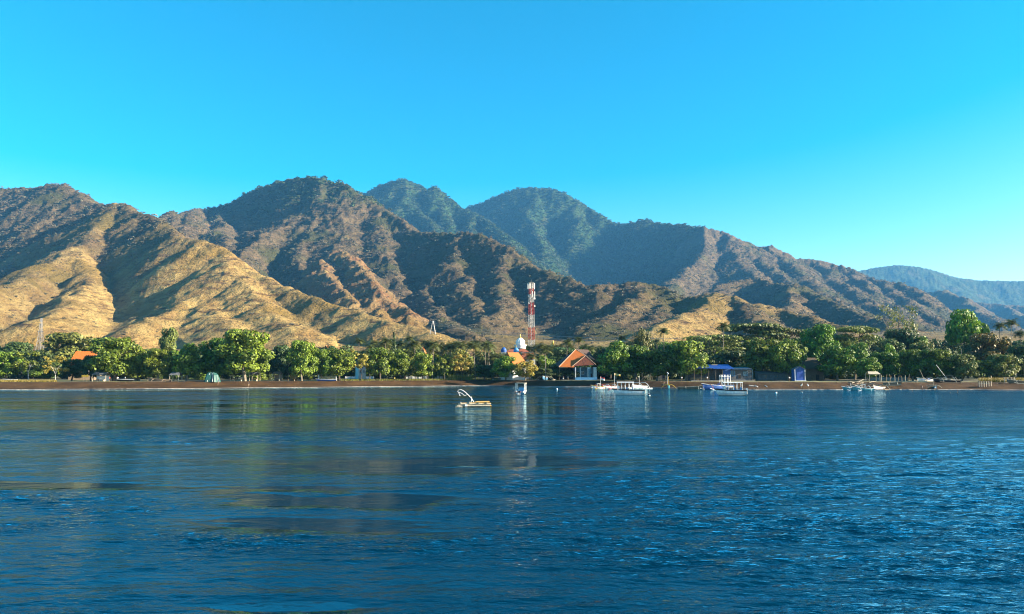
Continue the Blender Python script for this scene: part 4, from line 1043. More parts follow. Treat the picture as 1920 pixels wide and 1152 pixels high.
shelter(549, 256, 3.0, 2.7, 2.6, 'yellow sided beach stall under the green trees', back=mat('mustard_board', (.35,.26,.06), .8), postm=WOOD)
shelter(478, 262, 3.4, 2.4, 3, 'small dark shelter just right of the railed wooden shelter', roofm=GREYW)
shelter(1212, 290, 4.4, 2.6, 3, 'shady stall behind the anchored boat with the flat roof', back=WALLW)
shelter(1240, 288, 4.0, 2.6, 3, 'shady stall under the tree left of the blue roofed house', back=GREYW)
shelter(1636, 250, 4.0, 2.5, 3, 'bleached open shelter behind the heap of driftwood', roofm=PALEWOOD, table=False)
shelter(190, 256, 5.0, 2.3, 3, 'low shelter left of the large bright round tree trunks', roofm=GREYW, back=WALLW)
shelter(330, 258, 3.6, 2.2, 3, 'dim shelter behind the slim white trunks in the left trees', roofm=GREYW)
# fences and walls
def striped_fence():
    Y = 277; r = thing('striped_fence', 614, Y, 'pale yellow paling fence behind the long dark canoe', 'fence')
    me = None
    for i in range(22):
        x = -3.0 + i*.285
        o = MB().box((0, 0, .85), (.17, .05, 1.7)).build('paling', mat('cream_paling', (.62,.56,.34), .85), r, loc=(x, 0, 0)) if me is None else link('paling', me, r, (x, 0, 0))
        me = o.data
    MB().box((0, .06, .5), (6.4, .05, .1)).box((0, .06, 1.35), (6.4, .05, .1)).build('rail', WOOD, r)
    MB().box((3.25, 0, 1.0), (.25, .25, 2.0)).build('post', WHITE, r); MB().box((-3.25, 0, 1.2), (.25, .25, 2.4)).build('post', WHITE, r)
striped_fence()
def low_wall(px0, px1, Y, h, label, m=WALLW):
    x0, x1 = pos(px0, Y), pos(px1, Y); r = empty('garden_wall', ((x0+x1)/2, Y, ground_z((x0+x1)/2, Y)), 0, label, 'wall')
    MB().box((0, 0, h/2-.1), (x1-x0, .2, h)).build('wall', m, r); MB().box((0, 0, h-.07), (x1-x0+.1, .32, .1)).build('coping', WHITE, r)
    n = int((x1-x0)/3.2)+1
    for i in range(n+1): MB().box((-(x1-x0)/2+(x1-x0)*i/n, -.03, h/2), (.34, .34, h+.12)).build('pier', m, r)
low_wall(762, 834, 330, 1.2, 'long low white wall behind the lawn left of the mosque')
low_wall(648, 700, 330, 1.1, 'low white wall at the back of the lawn beside the striped fence')
low_wall(212, 262, 272, 1.0, 'low pale wall behind the trunks of the large round tree', CONC)
low_wall(1632, 1700, 268, 1.1, 'pale grey wall with leaning posts at the back of the right beach', CONC)

# red and white lattice tower
def telecom_tower():
    Y = 400; cx = pos(996.5, Y); g = ground_z(cx, Y); r = empty('telecom_tower', (cx, Y, g), R(20), 'tall red and white banded lattice tower crowned with antennas', 'tower')
    Z = lambda py: zpx(py, Y)-g
    WHITE = mat('faded_white_steel', (0.57, 0.55, 0.52), .7, .3, .6); RED = mat('faded_red_steel', (0.42, 0.05, 0.035), .7, .35, .6)
    bands = [(700,663,WHITE),(663,637,WHITE),(637,614,RED),(614,590,WHITE),(590,567,RED),(567,552,WHITE),(552,541,RED),(541,530,WHITE)]
    wd = lambda z: 1.62 - .72*z/Z(530)
    for (pa, pb, m) in bands:
        za, zb = max(0, Z(pa)), Z(pb); q = MB(); n = max(2, int(round((zb-za)/2.2)))
        wa, wb = wd(za), wd(zb)
        for sx, sy in ((-1,-1),(1,-1),(1,1),(-1,1)): q.tube([(sx*wa, sy*wa, za), (sx*wb, sy*wb, zb)], .15, 5)
        for i in range(n):
            z0 = za+(zb-za)*i/n; z1 = za+(zb-za)*(i+1)/n; w0, w1 = wd(z0), wd(z1)
            cs0 = [(-w0,-w0,z0),(w0,-w0,z0),(w0,w0,z0),(-w0,w0,z0)]; cs1 = [(-w1,-w1,z1),(w1,-w1,z1),(w1,w1,z1),(-w1,w1,z1)]
            for k in range(4):
                q.tube([cs0[k], cs1[(k+1)%4]], .065, 4); q.tube([cs0[(k+1)%4], cs1[k]], .065, 4); q.tube([cs0[k], cs0[(k+1)%4]], .065, 4)
        q.build('lattice_section', m, r)
    zt = Z(530); MB().box((0, 0, (Z(541)+Z(700))/2), (.35, .35, Z(541)-Z(700))).build('cable_ladder', STEEL, r)
    MB().tube([(0,0,zt-.5), (0,0,zt+1.6)], .06, 5).build('lightning_rod', STEEL, r)
    MB().box((0, 0, zt), (2.6, 2.6, .15)).build('platform', STEEL, r)
    ant = MB().box((0, 0, 0), (.36, .22, 3.2)).build('antenna', WALLW, r, loc=(1.9, 0, zt-2))
    for k in range(1, 9):
        a = k*math.pi/4; o = link('antenna', ant.data, r, (1.95*math.cos(a), 1.95*math.sin(a), zt - (2 if k < 6 else 6.5))); o.rotation_euler = (0, 0, a)
    for (dx, z, s) in ((-1.7, Z(556), .75), (1.6, Z(560), .6), (-1.6, Z(569), .5), (1.6, Z(574), .55)):
        MB().lathe([(.1,-.18),(s,.1),(s*.9,.14),(.08,-.05)], n=14).build('dish', WHITE, r, loc=(dx, -.9, z)).rotation_euler = (R(80), 0, 0)
telecom_tower()
def pylon(px, Y, top, label, group='lattice pylons of the power line', low=0.0):
    cx = pos(px, Y); g = hill_z(cx, Y)
    r = empty('power_pylon', (cx, Y, g), 0, label, 'pylon', group); H = zpx(top, Y)-g; q = MB(); n = 8
    W = lambda z: 2.6*(1-z/H)**1.1 + .45
    for sx, sy in ((-1,-1),(1,-1),(1,1),(-1,1)): q.tube([(sx*W(z), sy*W(z), z) for z in np.linspace(0, H, 6)], .16, 4)
    for i in range(n):
        z0, z1 = H*i/n, H*(i+1)/n; a, b = W(z0), W(z1)
        for (s1, s2) in (((-1,-1),(1,-1)),((1,-1),(1,1)),((1,1),(-1,1)),((-1,1),(-1,-1))):
            q.tube([(s1[0]*a, s1[1]*a, z0), (s2[0]*b, s2[1]*b, z1)], .09, 3); q.tube([(s2[0]*a, s2[1]*a, z0), (s1[0]*b, s1[1]*b, z1)], .09, 3)
    q.build('lattice', STEEL, r)
    for zz, w in ((H*.93, 3.0), (H*.80, 3.8), (H*.67, 3.2)): MB().tube([(-w,0,zz),(0,0,zz+.5),(w,0,zz)], .12, 4).tube([(-w,0,zz),(w,0,zz)], .10, 4).build('cross_arm', STEEL, r)
    return (cx, Y, g, H)
pA = pylon(72, 720, 597, 'grey lattice pylon at the left edge against the golden slope')
pB = pylon(811, 800, 602, 'pale lattice pylon in front of the dark valley left of the striped tower')
def hidden_pole(px, Y):
    r = thing('wooden_pole', px, Y, 'tall pole carrying the power line, its foot lost behind the acacias', 'pole'); H = zpx(633, Y)-r.location.z
    MB().tube([(0,0,0),(0,0,H+3)], .2, 6, .14).build('shaft', WOOD, r); MB().box((0, 0, H), (6, .25, .25)).build('cross_arm', WOOD, r); MB().box((0, 0, H-3.2), (6, .25, .25)).build('cross_arm', WOOD, r)
    return (r.location.x, Y, r.location.z, H)
pC = hidden_pole(1322, 620)
CABLE = mat('power_cable', (0.42, 0.48, 0.50), 0.5, 0.1, 1)
for i, (fa, fb, w) in enumerate(((.93, 0, -2.9), (.80, 0, 2.9), (.80, -3.2, -2.9), (.67, -3.2, 2.9))):
    a = Vector((pB[0]+w, pB[1], pB[2]+pB[3]*fa)); b = Vector((pC[0]+w, pC[1], pC[2]+pC[3]+fb)); sg = 6.5
    MB_ = MB().tube([a.lerp(b, q) + Vector((0, 0, -4*sg*q*(1-q))) for q in np.linspace(0, 1, 17)], .085, 4)
    tag(MB_.build('power_cable', CABLE), ['upper left', 'upper right', 'lower left', 'lower right'][i] + ' of four cables sagging across the dark valley behind the striped tower', 'cable', 'power cables across the valley')

# ------------------------------------------------------------------ boats
def hull_mb(L, W, H, bow=.5, stern=.75, sheer=.35, n=13, rocker=.12, deckdrop=.22):
    q = MB(); secs = []
    for i in range(n):
        u = i/(n-1); x = -L/2 + L*u            # bow at -x
        f = math.sin(min(1, (u+.02)/bow)*math.pi/2)**.8 if u < bow else 1 - (1-stern)*((u-bow)/(1-bow))**2
        w = max(.02, W/2*f); zs = H + sheer*(1-u)**2.2 + .06*u; zk = rocker*((u-.5)*2)**2 + (.5*H*(1-u/.12)**2 if u < .12 else 0)
        secs.append([(x-.25*(1-u)**3*1.5, -w, zs), (x, -w*.93, zs*.55+zk*.45), (x, -w*.6, zk+.12*H), (x, 0, zk), (x, w*.6, zk+.12*H), (x, w*.93, zs*.55+zk*.45), (x-.25*(1-u)**3*1.5, w, zs)])
    vs = [p for s in secs for p in s]; fs = []
    for i in range(n-1):
        for j in range(6): fs.append((i*7+j, i*7+j+1, (i+1)*7+j+1, (i+1)*7+j))
    fs.append(tuple(range(7))); fs.append(tuple((n-1)*7+j for j in reversed(range(7))))
    q.add(vs, fs)
    dk = []
    for s in secs: dk += [(s[0][0], s[0][1]*.94, s[0][2]-deckdrop), (s[6][0], s[6][1]*.94, s[6][2]-deckdrop)]
    deck = MB().add(dk, [(2*i, 2*i+1, 2*i+3, 2*i+2) for i in range(n-1)])
    gun = MB()
    for j in (0, 6): gun.tube([Vector(s[j])+Vector((0,0,0)) for s in secs], .07, 5)
    stripe = MB()
    for j, k in ((0, -1), (6, 1)):
        a = []
        for s in secs: p = s[j]; a += [(p[0], p[1]+k*.025, p[2]+.02), (p[0], p[1]+k*.02, p[2]-.17*H)]
        stripe.add(a, [(2*i, 2*i+1, 2*i+3, 2*i+2) for i in range(n-1)])
    return q, deck, gun, stripe
def outboard(parent, x, z, m=WHITE):
    o = MB().box((x+.18, 0, z+.35), (.35, .32, .42)).build('outboard_motor', m, parent); MB().tube([(x+.18,0,z+.15),(x+.22,0,z-.75)], .07, 6).build('motor_leg', STEEL, o)
def tour_boat(px, Y, rz, L, label, hullm=WHITE, roof=True, roofx=(-.42, .22), n=5, hgt=1.75, W=1.9, seats=SKYB, group='small anchored tour boats', z=-.18):
    r = empty('tour_boat', (pos(px, Y), Y, z), rz, label, 'boat', group); H = 1.3
    h, d, g, st = hull_mb(L, W, H); h.build('hull', hullm, r, True); d.build('deck', WALLW, r); g.build('gunwale', BLACK, r); st.build('black_stripe', BLACK, r)
    MB().box((L*.02, -W/2-.02, H*.52), (L*.82, .05, .05)).box((L*.02, W/2+.02, H*.52), (L*.82, .05, .05)).build('rubbing_strake', SKYB, r)
    x0, x1 = roofx[0]*L, roofx[1]*L; zt = H + hgt
    q = MB(); k = 8; vs = []
    for j in range(k+1):
        y = (-.5 + j/k)*(W-.1); dz = .16*math.cos(y/W*3.0)
        vs += [(x0, y, zt+dz), (x1, y, zt+dz), (x0, y, zt+dz-.07), (x1, y, zt+dz-.07)]
    fs = []
    for j in range(k): o = 4*j; fs += [(o, o+1, o+5, o+4), (o+2, o+6, o+7, o+3), (o, o+4, o+6, o+2), (o+1, o+3, o+7, o+5)]
    fs += [(0,2,3,1), (4*k, 4*k+1, 4*k+3, 4*k+2)]
    q.add(vs, fs).build('roof', WHITE, r)
    for i in range(n):
        x = x0+.2 + (x1-x0-.4)*i/(n-1)
        for sg in (-1, 1): MB().tube([(x, sg*(W/2-.16), H-.15), (x, sg*(W/2-.16), zt+.02)], .045, 6).build('post', WHITE, r)
    for x in np.linspace(x0+.8, x1-.6, 3):
        s = MB().box((x, 0, H+.1), (.5, W*.8, .12)).build('seat', seats, r); MB().box((x+.25, 0, H+.42), (.08, W*.8, .55)).build('backrest', seats, s)
    MB().box((x0+.35, 0, H+.45), (.5, W*.6, .9)).build('console', WHITE, r)
    MB().tube([(x1+.1, -W/2+.1, H+.55), (L*.46, -W/2*.72, H+.45)], .03, 5).tube([(x1+.1, W/2-.1, H+.55), (L*.46, W/2*.72, H+.45)], .03, 5).build('handrail', STEEL, r)
    outboard(r, L/2, H-.1)
    return r
tour_boat(1179, 171, R(-4), 7.0, 'white tour boat with a flat white roof and black rail, nearer the orange roofed house', roofx=(-.40, .16))
b2 = tour_boat(1370, 168, R(-6), 6.6, 'white tour boat with a pale blue side anchored before the blue roofed house', roofx=(-.28, .38))
MB().box((-1.6, .2, 1.35), (.6, .7, .7)).build('storage_box', SKYB, b2)
def small_boat():
    Y = 172; r = empty('roofed_skiff', (pos(977, Y), Y, -.12), R(-98), 'small white and red boat with a square canopy seen from the stern', 'boat')
    h, d, g, st = hull_mb(5.2, 2.3, .95, sheer=.25); h.build('hull', WHITE, r, True); d.build('deck', BLUEW, r); g.build('gunwale', WHITE, r)
    MB().box((2.63, -.45, .86), (.06, 1.25, .22)).build('transom_board', RED, r); MB().box((2.62, .68, .45), (.06, .9, .6)).build('transom_panel', BLUEW, r)
    for sx in (-1.4, .3, 2.0):
        for sy in (-1, 1): MB().tube([(sx, sy*.98, .8), (sx, sy*.98, 2.75)], .06, 6).build('post', WHITE, r)
    MB().box((.3, 0, 2.82), (4.0, 2.3, .13)).build('canopy', PALEWOOD, r)
    MB().box((.2, .1, 1.35), (.7, 1.2, .9)).build('console', SKYB, r); MB().box((1.2, -.6, 1.2), (.5, .5, .6)).build('crate', BLUEW, r)
    outboard(r, 2.6, .55, BLACK)
small_boat()
def outrigger(px, Y, rz, L, label, hullm, armm, floatm, H=.75, W=.85, span=2.6, mast=None, cover=None, roof=None, z=None, arch=.75, flt=None, stripe=None, lift=0.0, group='outrigger boats on the shore'):
    x = pos(px, Y); r = empty('outrigger_boat', (x, Y, (ground_z(x, Y) if z is None else z)+lift), rz, label, 'boat', group)
    h, d, g, st = hull_mb(L, W, H, sheer=.65, stern=.25); h.build('hull', hullm, r, True); d.build('deck', WOOD, r); g.build('gunwale', stripe or armm, r)
    fl = flt or L*.8
    for sg in (-1, 1):
        MB().tube([(-fl/2, sg*span, .42), (-fl*.3, sg*span, .14), (fl*.3, sg*span, .12), (fl/2, sg*span, .18)], .11, 7).build('outrigger_float', floatm, r)
    for xx in (-L*.24, L*.22):
        pts = [(xx, s*span, .16 + (H+arch-.16)*(1-abs(s)**2.6)) for s in np.linspace(-1, 1, 13)]
        MB().tube(pts, .075, 6).build('outrigger_arm', armm, r)
    if mast: MB().tube([(-.4, 0, .4), (-.4+mast[1], 0, mast[0])], .05, 6).build('mast', mast[2] if len(mast) > 2 else WHITE, r)
    if cover: 
        q = MB(); vs = []; n = 9
        for i in range(n):
            u = i/(n-1); xx = -L*.3+L*.6*u; hh = .28+.10*math.sin(i*2.3)
            vs += [(xx, -W*.55, H), (xx, -W*.2, H+hh), (xx, W*.2, H+hh*.9), (xx, W*.55, H)]
        q.add(vs, [(4*i+j, 4*i+j+4, 4*i+j+5, 4*i+j+1) for i in range(n-1) for j in range(3)]).build('cover', cover, r)
    if roof:
        w, l, hh, m = roof
        MB().box((0, 0, H+hh), (l, w, .09)).build('roof', m, r)
        for sx in (-1, 1):
            for sy in (-1, 1): MB().tube([(sx*(l/2-.1), sy*(w/2-.08), H-.2), (sx*(l/2-.1), sy*(w/2-.08), H+hh)], .05, 5).build('post', m, r)
    return r
WX = mat('faded_blue_paint', (.08, .25, .42), .6)
o1 = outrigger(1022, 294, R(72), 7.0, 'dark blue outrigger boat with crossed arms on the black sand beside the orange roofed house', WX, PALEWOOD, PALEWOOD, cover=mat('dull_red_cloth', (.45,.12,.07), .9), lift=.05, H=1.1, W=1.3, span=3.4, arch=.6)
outrigger(965, 306, R(8), 6.4, 'pale outrigger boat with spidery arms under the trees before the mosque', PALEWOOD, PALEWOOD, PALEWOOD, mast=(2.4, .3), lift=-.1)
outrigger(932, 306, R(5), 5.4, 'low outrigger boat with a turquoise bundle at the lawn end', WOOD, WOOD, PALEWOOD, cover=mat('turquoise_cloth', (.05,.40,.45), .8), arch=.3, lift=-.1)
outrigger(1122, 240, R(12), 4.6, 'little white and yellow outrigger with a square frame and a red and white flag pole', WHITE, RED, YELLOW, roof=(1.0, 1.0, 1.1, WHITE), z=-.2, span=1.8, stripe=YELLOW)
outrigger(1145, 244, R(20), 5.4, 'white outrigger with red trim half hidden behind the flat roofed tour boat', WHITE, WHITE, RED, z=-.15, stripe=RED, span=2.1)
outrigger(1200, 246, R(35), 6.6, 'white outrigger with high arched arms and a tall mast behind the flat roofed tour boat', WHITE, WHITE, WHITE, mast=(4.2, 0), z=-.1, span=2.9, arch=1.3)
outrigger(1253, 242, R(78), 5.2, 'outrigger with a blue and yellow bow pointing at the sea beside the brown net arms', mat('teal_paint', (.03,.28,.40), .5), YELLOW, PALEWOOD, mast=(4.0, 0, YELLOW), z=-.1, stripe=YELLOW, span=2.4)
outrigger(1296, 238, R(170), 8.5, 'long brown outrigger lying low on the sand right of the blue and yellow bow', WOOD, PALEWOOD, WOOD, arch=.25, lift=-.25)
ob = outrigger(1338, 230, R(14), 7.6, 'big blue hulled outrigger with red tipped arms and a white bow', BLUE, mat('red_tipped_wood', (.62,.20,.12), .6), WHITE, z=-.1, H=1.25, W=1.5, span=3.2, stripe=WHITE, arch=.5, cover=None)
def deck_frame():
    Y = 234; r = empty('white_frame_boat', (pos(1357, Y), Y, 0), R(6), 'double decked boat frame of white rails and chair backs behind the blue hull', 'boat')
    h, d, g, st = hull_mb(6.2, 1.8, 1.1); h.build('hull', WHITE, r, True); d.build('deck', WOOD, r); g.build('gunwale', BLUE, r)
    for z in (2.2, 3.9): MB().box((.3, 0, z), (3.0, 1.8, .1)).build('upper_deck' if z < 3 else 'top_rail', WHITE, r)
    for x in (-1.1, -.2, .7, 1.7):
        for sy in (-.8, .8): MB().tube([(x, sy, .8), (x, sy, 4.4)], .06, 5).build('post', WHITE, r)
        b = MB().tube([(x-.28, -.4, 2.3), (x-.28, -.4, 4.1+.4), (x+.28, -.4, 4.1+.4), (x+.28, -.4, 2.3)], .06, 5).build('chair_back', WALLW, r)
    MB().slab([(-3.0,-.2,1.4),(-1.6,-.2,1.9),(-1.4,-.2,1.3),(-2.9,-.2,1.1)], .2).build('bow_cloth', BLUE, r)
deck_frame()
outrigger(1425, 232, R(4), 6.6, 'white spidery outrigger moored right of the pale blue sided tour boat', WHITE, WHITE, PALEWOOD, z=-.15, span=2.6, arch=.5)
TEAL = mat('turquoise_paint', (.10, .50, .55), .5)
outrigger(1597, 219, R(-3), 5.6, 'white and turquoise outrigger with two upright posts, left of its twin', TEAL, WHITE, WHITE, z=-.25, mast=(2.3, 0), span=2.1, stripe=WHITE)
outrigger(1618, 217, R(-3), 6.2, 'white and turquoise outrigger with a small white square frame amidships', TEAL, WHITE, WHITE, z=-.25, roof=(.9, .95, 1.25, WHITE), span=2.1, stripe=WHITE)
outrigger(1648, 226, R(30), 5.6, 'white nosed outrigger drawn up at the foot of the driftwood heap', WHITE, PALEWOOD, WOOD, z=-.05)
outrigger(1672, 230, R(160), 5.2, 'dark outrigger with bleached arms right of the white nosed one', WOOD, PALEWOOD, PALEWOOD, lift=-.1, arch=.3)
outrigger(1735, 246, R(8), 6.0, 'boat under a bright blue tarpaulin at the top of the right beach', WALLW, PALEWOOD, PALEWOOD, cover=BLUE, mast=(4.0, -1.6, PALEWOOD), lift=0)
outrigger(1780, 244, R(-14), 6.8, 'grey boat with a tall slanting white pole and a blue nose on the right beach', GREYW, PALEWOOD, WOOD, mast=(5.6, -3.4), roof=(1.0, 2.0, 1.2, PALEWOOD), lift=0)
outrigger(1748, 226, R(80), 5.8, 'pale outrigger seen end on at the waterline, with a thin mast and curved arms', BLUEW, PALEWOOD, WHITE, mast=(3.4, 0, PALEWOOD), z=-.1, span=2.4)
outrigger(1775, 232, R(-10), 7.6, 'dark hull heaped with bleached sacks on the right beach', BLACK, PALEWOOD, WOOD, cover=PALEWOOD, lift=-.1)
outrigger(1908, 226, R(-8), 6.0, 'weathered outrigger on the sand at the right edge of the view', WOOD, PALEWOOD, PALEWOOD, lift=-.1)
outrigger(300, 249, R(3), 7.5, 'low dark canoe drawn up under the left trees', WOOD, WOOD, WOOD, arch=.15, lift=-.1)
def long_canoe(px, Y, L, m, label):
    r = thing('long_canoe', px, Y, label, 'canoe', 0, 'plain canoes under the left trees'); h, d, g, st = hull_mb(L, .8, .6, sheer=.25, stern=.4); h.build('hull', m, r, True); d.build('deck', WOOD, r); g.build('gunwale', WHITE, r)
long_canoe(612, 272, 7.2, BLUE, 'long dark blue canoe on the grass below the striped fence')
long_canoe(236, 252, 5.6, BLACK, 'black canoe between the trunks of the large round tree')
long_canoe(20, 250, 4.6, YELLOW, 'yellow boat on the grass at the left edge of the beach')
# raft with its bent white pole
def raft():
    Y = 112; r = empty('bamboo_raft', (pos(888, Y), Y, 0), R(4), 'floating bamboo raft carrying a bent white pole', 'raft')
    for i in range(9):
        y = -1.1+.27*i; L = 4.9 + .5*math.sin(i*2.1)
        MB().tube([(-L/2, y, .12), (-L*.2, y, .16+.02*(i%2)), (L*.2, y, .16), (L/2, y, .14)], .13, 7).build('bamboo_pole', BAMBOO if i % 3 else PALEWOOD, r)
    for i in range(8):
        y = -1.0+.28*i; L = 4.6 + .5*math.sin(i*1.3+1); MB().tube([(-L/2+.2, y, .40), (0, y, .42+.03*(i%2)), (L/2+.1, y, .40)], .13, 7).build('bamboo_pole', BAMBOO if i % 4 else PALEWOOD, r)
    for x in (-1.9, -.6, .8, 2.0): MB().tube([(x, -1.3, .58), (x, 1.3, .58)], .09, 6).build('crossbar', PALEWOOD, r)
    for i in range(5): MB().tube([(.2+.1*i, -1.0+.4*i, .70), (2.4, -1.0+.4*i, .72)], .09, 6).build('deck_cane', BAMBOO, r)
    MB().box((-1.1, -1.25, .25), (.35, .3, .3)).build('float_block', WHITE, r)
    k = 112/F; P = lambda px, py: (at(px, py, Y)[0]-r.location.x, 0, at(px, py, Y)[2])
    MB().tube([P(888.5, 754.5), P(884, 747.5), P(879, 742), P(874, 737), P(869, 733), P(864, 730.8), P(860, 731.5), P(858.2, 734), P(859.5, 736.2), P(863, 736.6)], .055, 7, .035).build('bent_pole', WHITE, r)
    MB().tube([P(863, 736.6), P(867, 738.5), P(870.5, 742), P(872.5, 742.5), P(875, 740), P(876, 738.8)], .035, 6).build('bracket', WHITE, r)
    MB().tube([P(883, 755), P(884, 749), P(884.3, 744)], .05, 6).build('prop', WHITE, r)
    MB().tube([P(860, 736), P(862, 741)], .02, 5).tube([P(862, 741), P(862.5, 742.5)], .06, 6).build('hanging_line', WHITE, r)
raft()
def float_log():
    Y = 109; r = empty('driftwood_log', (pos(861, Y), Y, .02), R(-3), 'pale log drifting beside the left end of the raft', 'log'); MB().tube([(-.5,0,0),(0,0,.05),(.5,.05,.02)], .1, 7).build('log', PALEWOOD, r)
float_log()
def buoy(px, Y, s, label, m1=BLACK, m2=WHITE):
    r = empty('mooring_buoy', (pos(px, Y), Y, .0), 0, label, 'buoy', 'mooring buoys'); pr = [(.02*s,-.4*s)] + [(s*math.cos(a), s*math.sin(a)) for a in np.linspace(-1.1, 1.45, 8)]
    MB().lathe(pr, n=12).build('ball', m1, r, True); MB().lathe([(.16*s, .95*s), (.16*s, 1.3*s)], n=8).build('cap', m2, r); MB().lathe([(s*1.05, -.1*s), (s*1.05, .15*s)], n=12).build('band', m2, r)
buoy(1216, 168, .34, 'black mooring buoy right of the flat roofed tour boat'); buoy(1044, 232, .3, 'white buoy off the beach left of the orange roofed house', WHITE, WHITE)
buoy(1454, 188, .26, 'white buoy right of the pale blue sided tour boat', WHITE, WHITE); buoy(1502, 196, .22, 'small dark buoy off the blue shed', BLACK, WHITE)

# flags and cloths
def flag(px, Y, h, cols, label, z=0.0, size=(1.3, .45)):
    r = empty('flag_pole', (pos(px, Y), Y, z), 0, label, 'flag'); MB().tube([(0,0,0),(0,0,h)], .04 if cols else .05, 6).build('pole', WHITE, r)
    for i, c in enumerate(cols):
        q = MB(); n = 8; vs = []
        for j in range(n+1):
            u = j/n; vs += [(u*size[0], .12*math.sin(u*6), h-.05-size[1]*i-.35*u), (u*size[0], .12*math.sin(u*6+.3), h-.05-size[1]*(i+1)-.35*u)]
        q.add(vs, [(2*j, 2*j+1, 2*j+3, 2*j+2) for j in range(n)]).build('flag_band', c, r)
flag(1126, 238, 3.9, [RED, WHITE], 'red over white flag on a white pole at the little yellow and white outrigger')
flag(1152, 246, 5.0, [mat('cream_cloth', (.8,.62,.30), .8), YELLOW], 'pole with a drooping cream yellow pennant left of the flat roofed tour boat', 0, (2.0, .3))
flag(1251, 248, 5.4, [WHITE], 'thin pole with a small white pennant over the blue and yellow bow', 0, (.5, .35))
def tarpaulin():
    Y = 253; r = thing('green_tarpaulin', 398, Y, 'crumpled green tarpaulin tent at the top of the left beach', 'tarpaulin'); q = MB(); n = 18; vs = []; rs = np.random.RandomState(4)
    for i in range(n):
        a = 2*math.pi*i/n; k = 1+.16*math.sin(5*a)+.06*rs.randn()
        for (rr, z) in ((2.35, -.1), (2.1, 1.1), (1.7, 2.3), (1.1, 3.0), (.1, 3.15)): vs.append((rr*k*math.cos(a)*1.1, rr*k*math.sin(a)*.8, z*(1+.05*rs.randn())))
    q.add(vs, [(5*i+j, 5*((i+1)%n)+j, 5*((i+1)%n)+j+1, 5*i+j+1) for i in range(n) for j in range(4)]).build('sheet', GREENC, r)
    for x in (-.9, .9): MB().tube([(x, -1.9, 0), (x*.5, -.9, 2.9)], .06, 5).build('pole', WHITE, r)
tarpaulin()
def sign():
    r = thing('direction_sign', 160, 252, 'yellow arrow shaped sign board under the left trees', 'sign'); MB().tube([(-.6,0,0),(-.6,0,1.6)], .05, 5).tube([(.6,0,0),(.6,0,1.6)], .05, 5).build('post', WOOD, r)
    MB().slab([(-1.2,-.06,2.2),(-1.2,-.06,1.6),(.7,-.06,1.6),(.7,-.06,1.4),(1.3,-.06,1.9),(.7,-.06,2.4),(.7,-.06,2.2)][::1], .06).build('board', YELLOW, r)
sign()
# driftwood heap, racks, posts
rs = np.random.RandomState(31)
for i in range(34):
    Y = 226 + rs.rand()*10; px = 1592 + rs.rand()*46; L = 1.5 + 2.8*rs.rand(); x = pos(px, Y); a = rs.normal()*.5; zz = ground_z(x, Y) + .1 + rs.rand()*1.3*max(0, 1-abs(px-1620)/28)
    m = MB().tube([(-L/2, 0, -.1), (0, rs.normal()*.15, .08), (L/2, 0, rs.normal()*.25)], .09+.06*rs.rand(), 6, .05)
    o = m.build('driftwood', PALEWOOD if i % 2 else WOOD, None, loc=(x, Y, zz)); o.rotation_euler = (0, rs.normal()*.15, a)
    tag(o, 'bleached driftwood pole in the tangled heap behind the twin turquoise outriggers', 'driftwood', 'driftwood heap on the beach')
def rack(px, Y, w, label, n=5):
    r = thing('wooden_rack', px, Y, label, 'rack')
    for i in range(n): MB().box((-w/2+w*i/(n-1), 0, .8), (.16, .16, 1.7), rz=.1*i).build('post', PALEWOOD, r)
    MB().box((0, 0, 1.62), (w+.5, .14, .14)).box((0, .6, 1.2), (w+.2, .12, .12)).build('rail', WOOD, r); MB().box((0, .4, .95), (w*.8, .9, .1)).build('shelf', PALEWOOD, r)
    MB().box((w*.25, .4, 1.3), (.8, .6, .6)).build('crate', mat('orange_crate', (.6,.25,.05), .7), r)
rack(1846, 223, 3.6, 'rickety wooden rack standing at the right waterline', 6); rack(1892, 228, 3.0, 'second wooden rack close to the right edge of the view', 4)
for i, px in enumerate((1652, 1661, 1669, 1677, 1684, 1690, 1697, 1703)):
    Y = 250; x = pos(px, Y); o = MB().tube([(0,0,-.2),(.12*math.sin(i*3),0,1.2),(.35*math.sin(i*2.1),0,2.2+.3*math.sin(i))], .12, 6, .09).build('pale_post', WOOD if i % 3 else PALEWOOD, None, loc=(x, Y, ground_z(x, Y)))
    tag(o, ['first','second','third','fourth','fifth','sixth','seventh','eighth'][i] + ' crooked post from the left in the row under the right trees', 'post', 'row of pale posts under the right trees')
for i, (px, Y, rz, L, lb) in enumerate(((1690, 238, 2.6, 6, 'long pole lying aslant on the sand, the left of two'), (1714, 236, 2.6, 7, 'long pole lying aslant on the sand, the right of two'), (1462, 246, .05, 5, 'low white log edging the sand right of the blue roofed house'), (1836, 236, .7, 3, 'stick standing askew in front of the yellow grass'))):
    x = pos(px, Y); o = MB().tube([(-L/2,0,0),(0,0,.1),(L/2,0,0)], .09, 6, .06).build('beach_pole', PALEWOOD, None, loc=(x, Y, ground_z(x, Y)+.12)); o.rotation_euler = (0, 0, rz); tag(o, lb, 'pole')
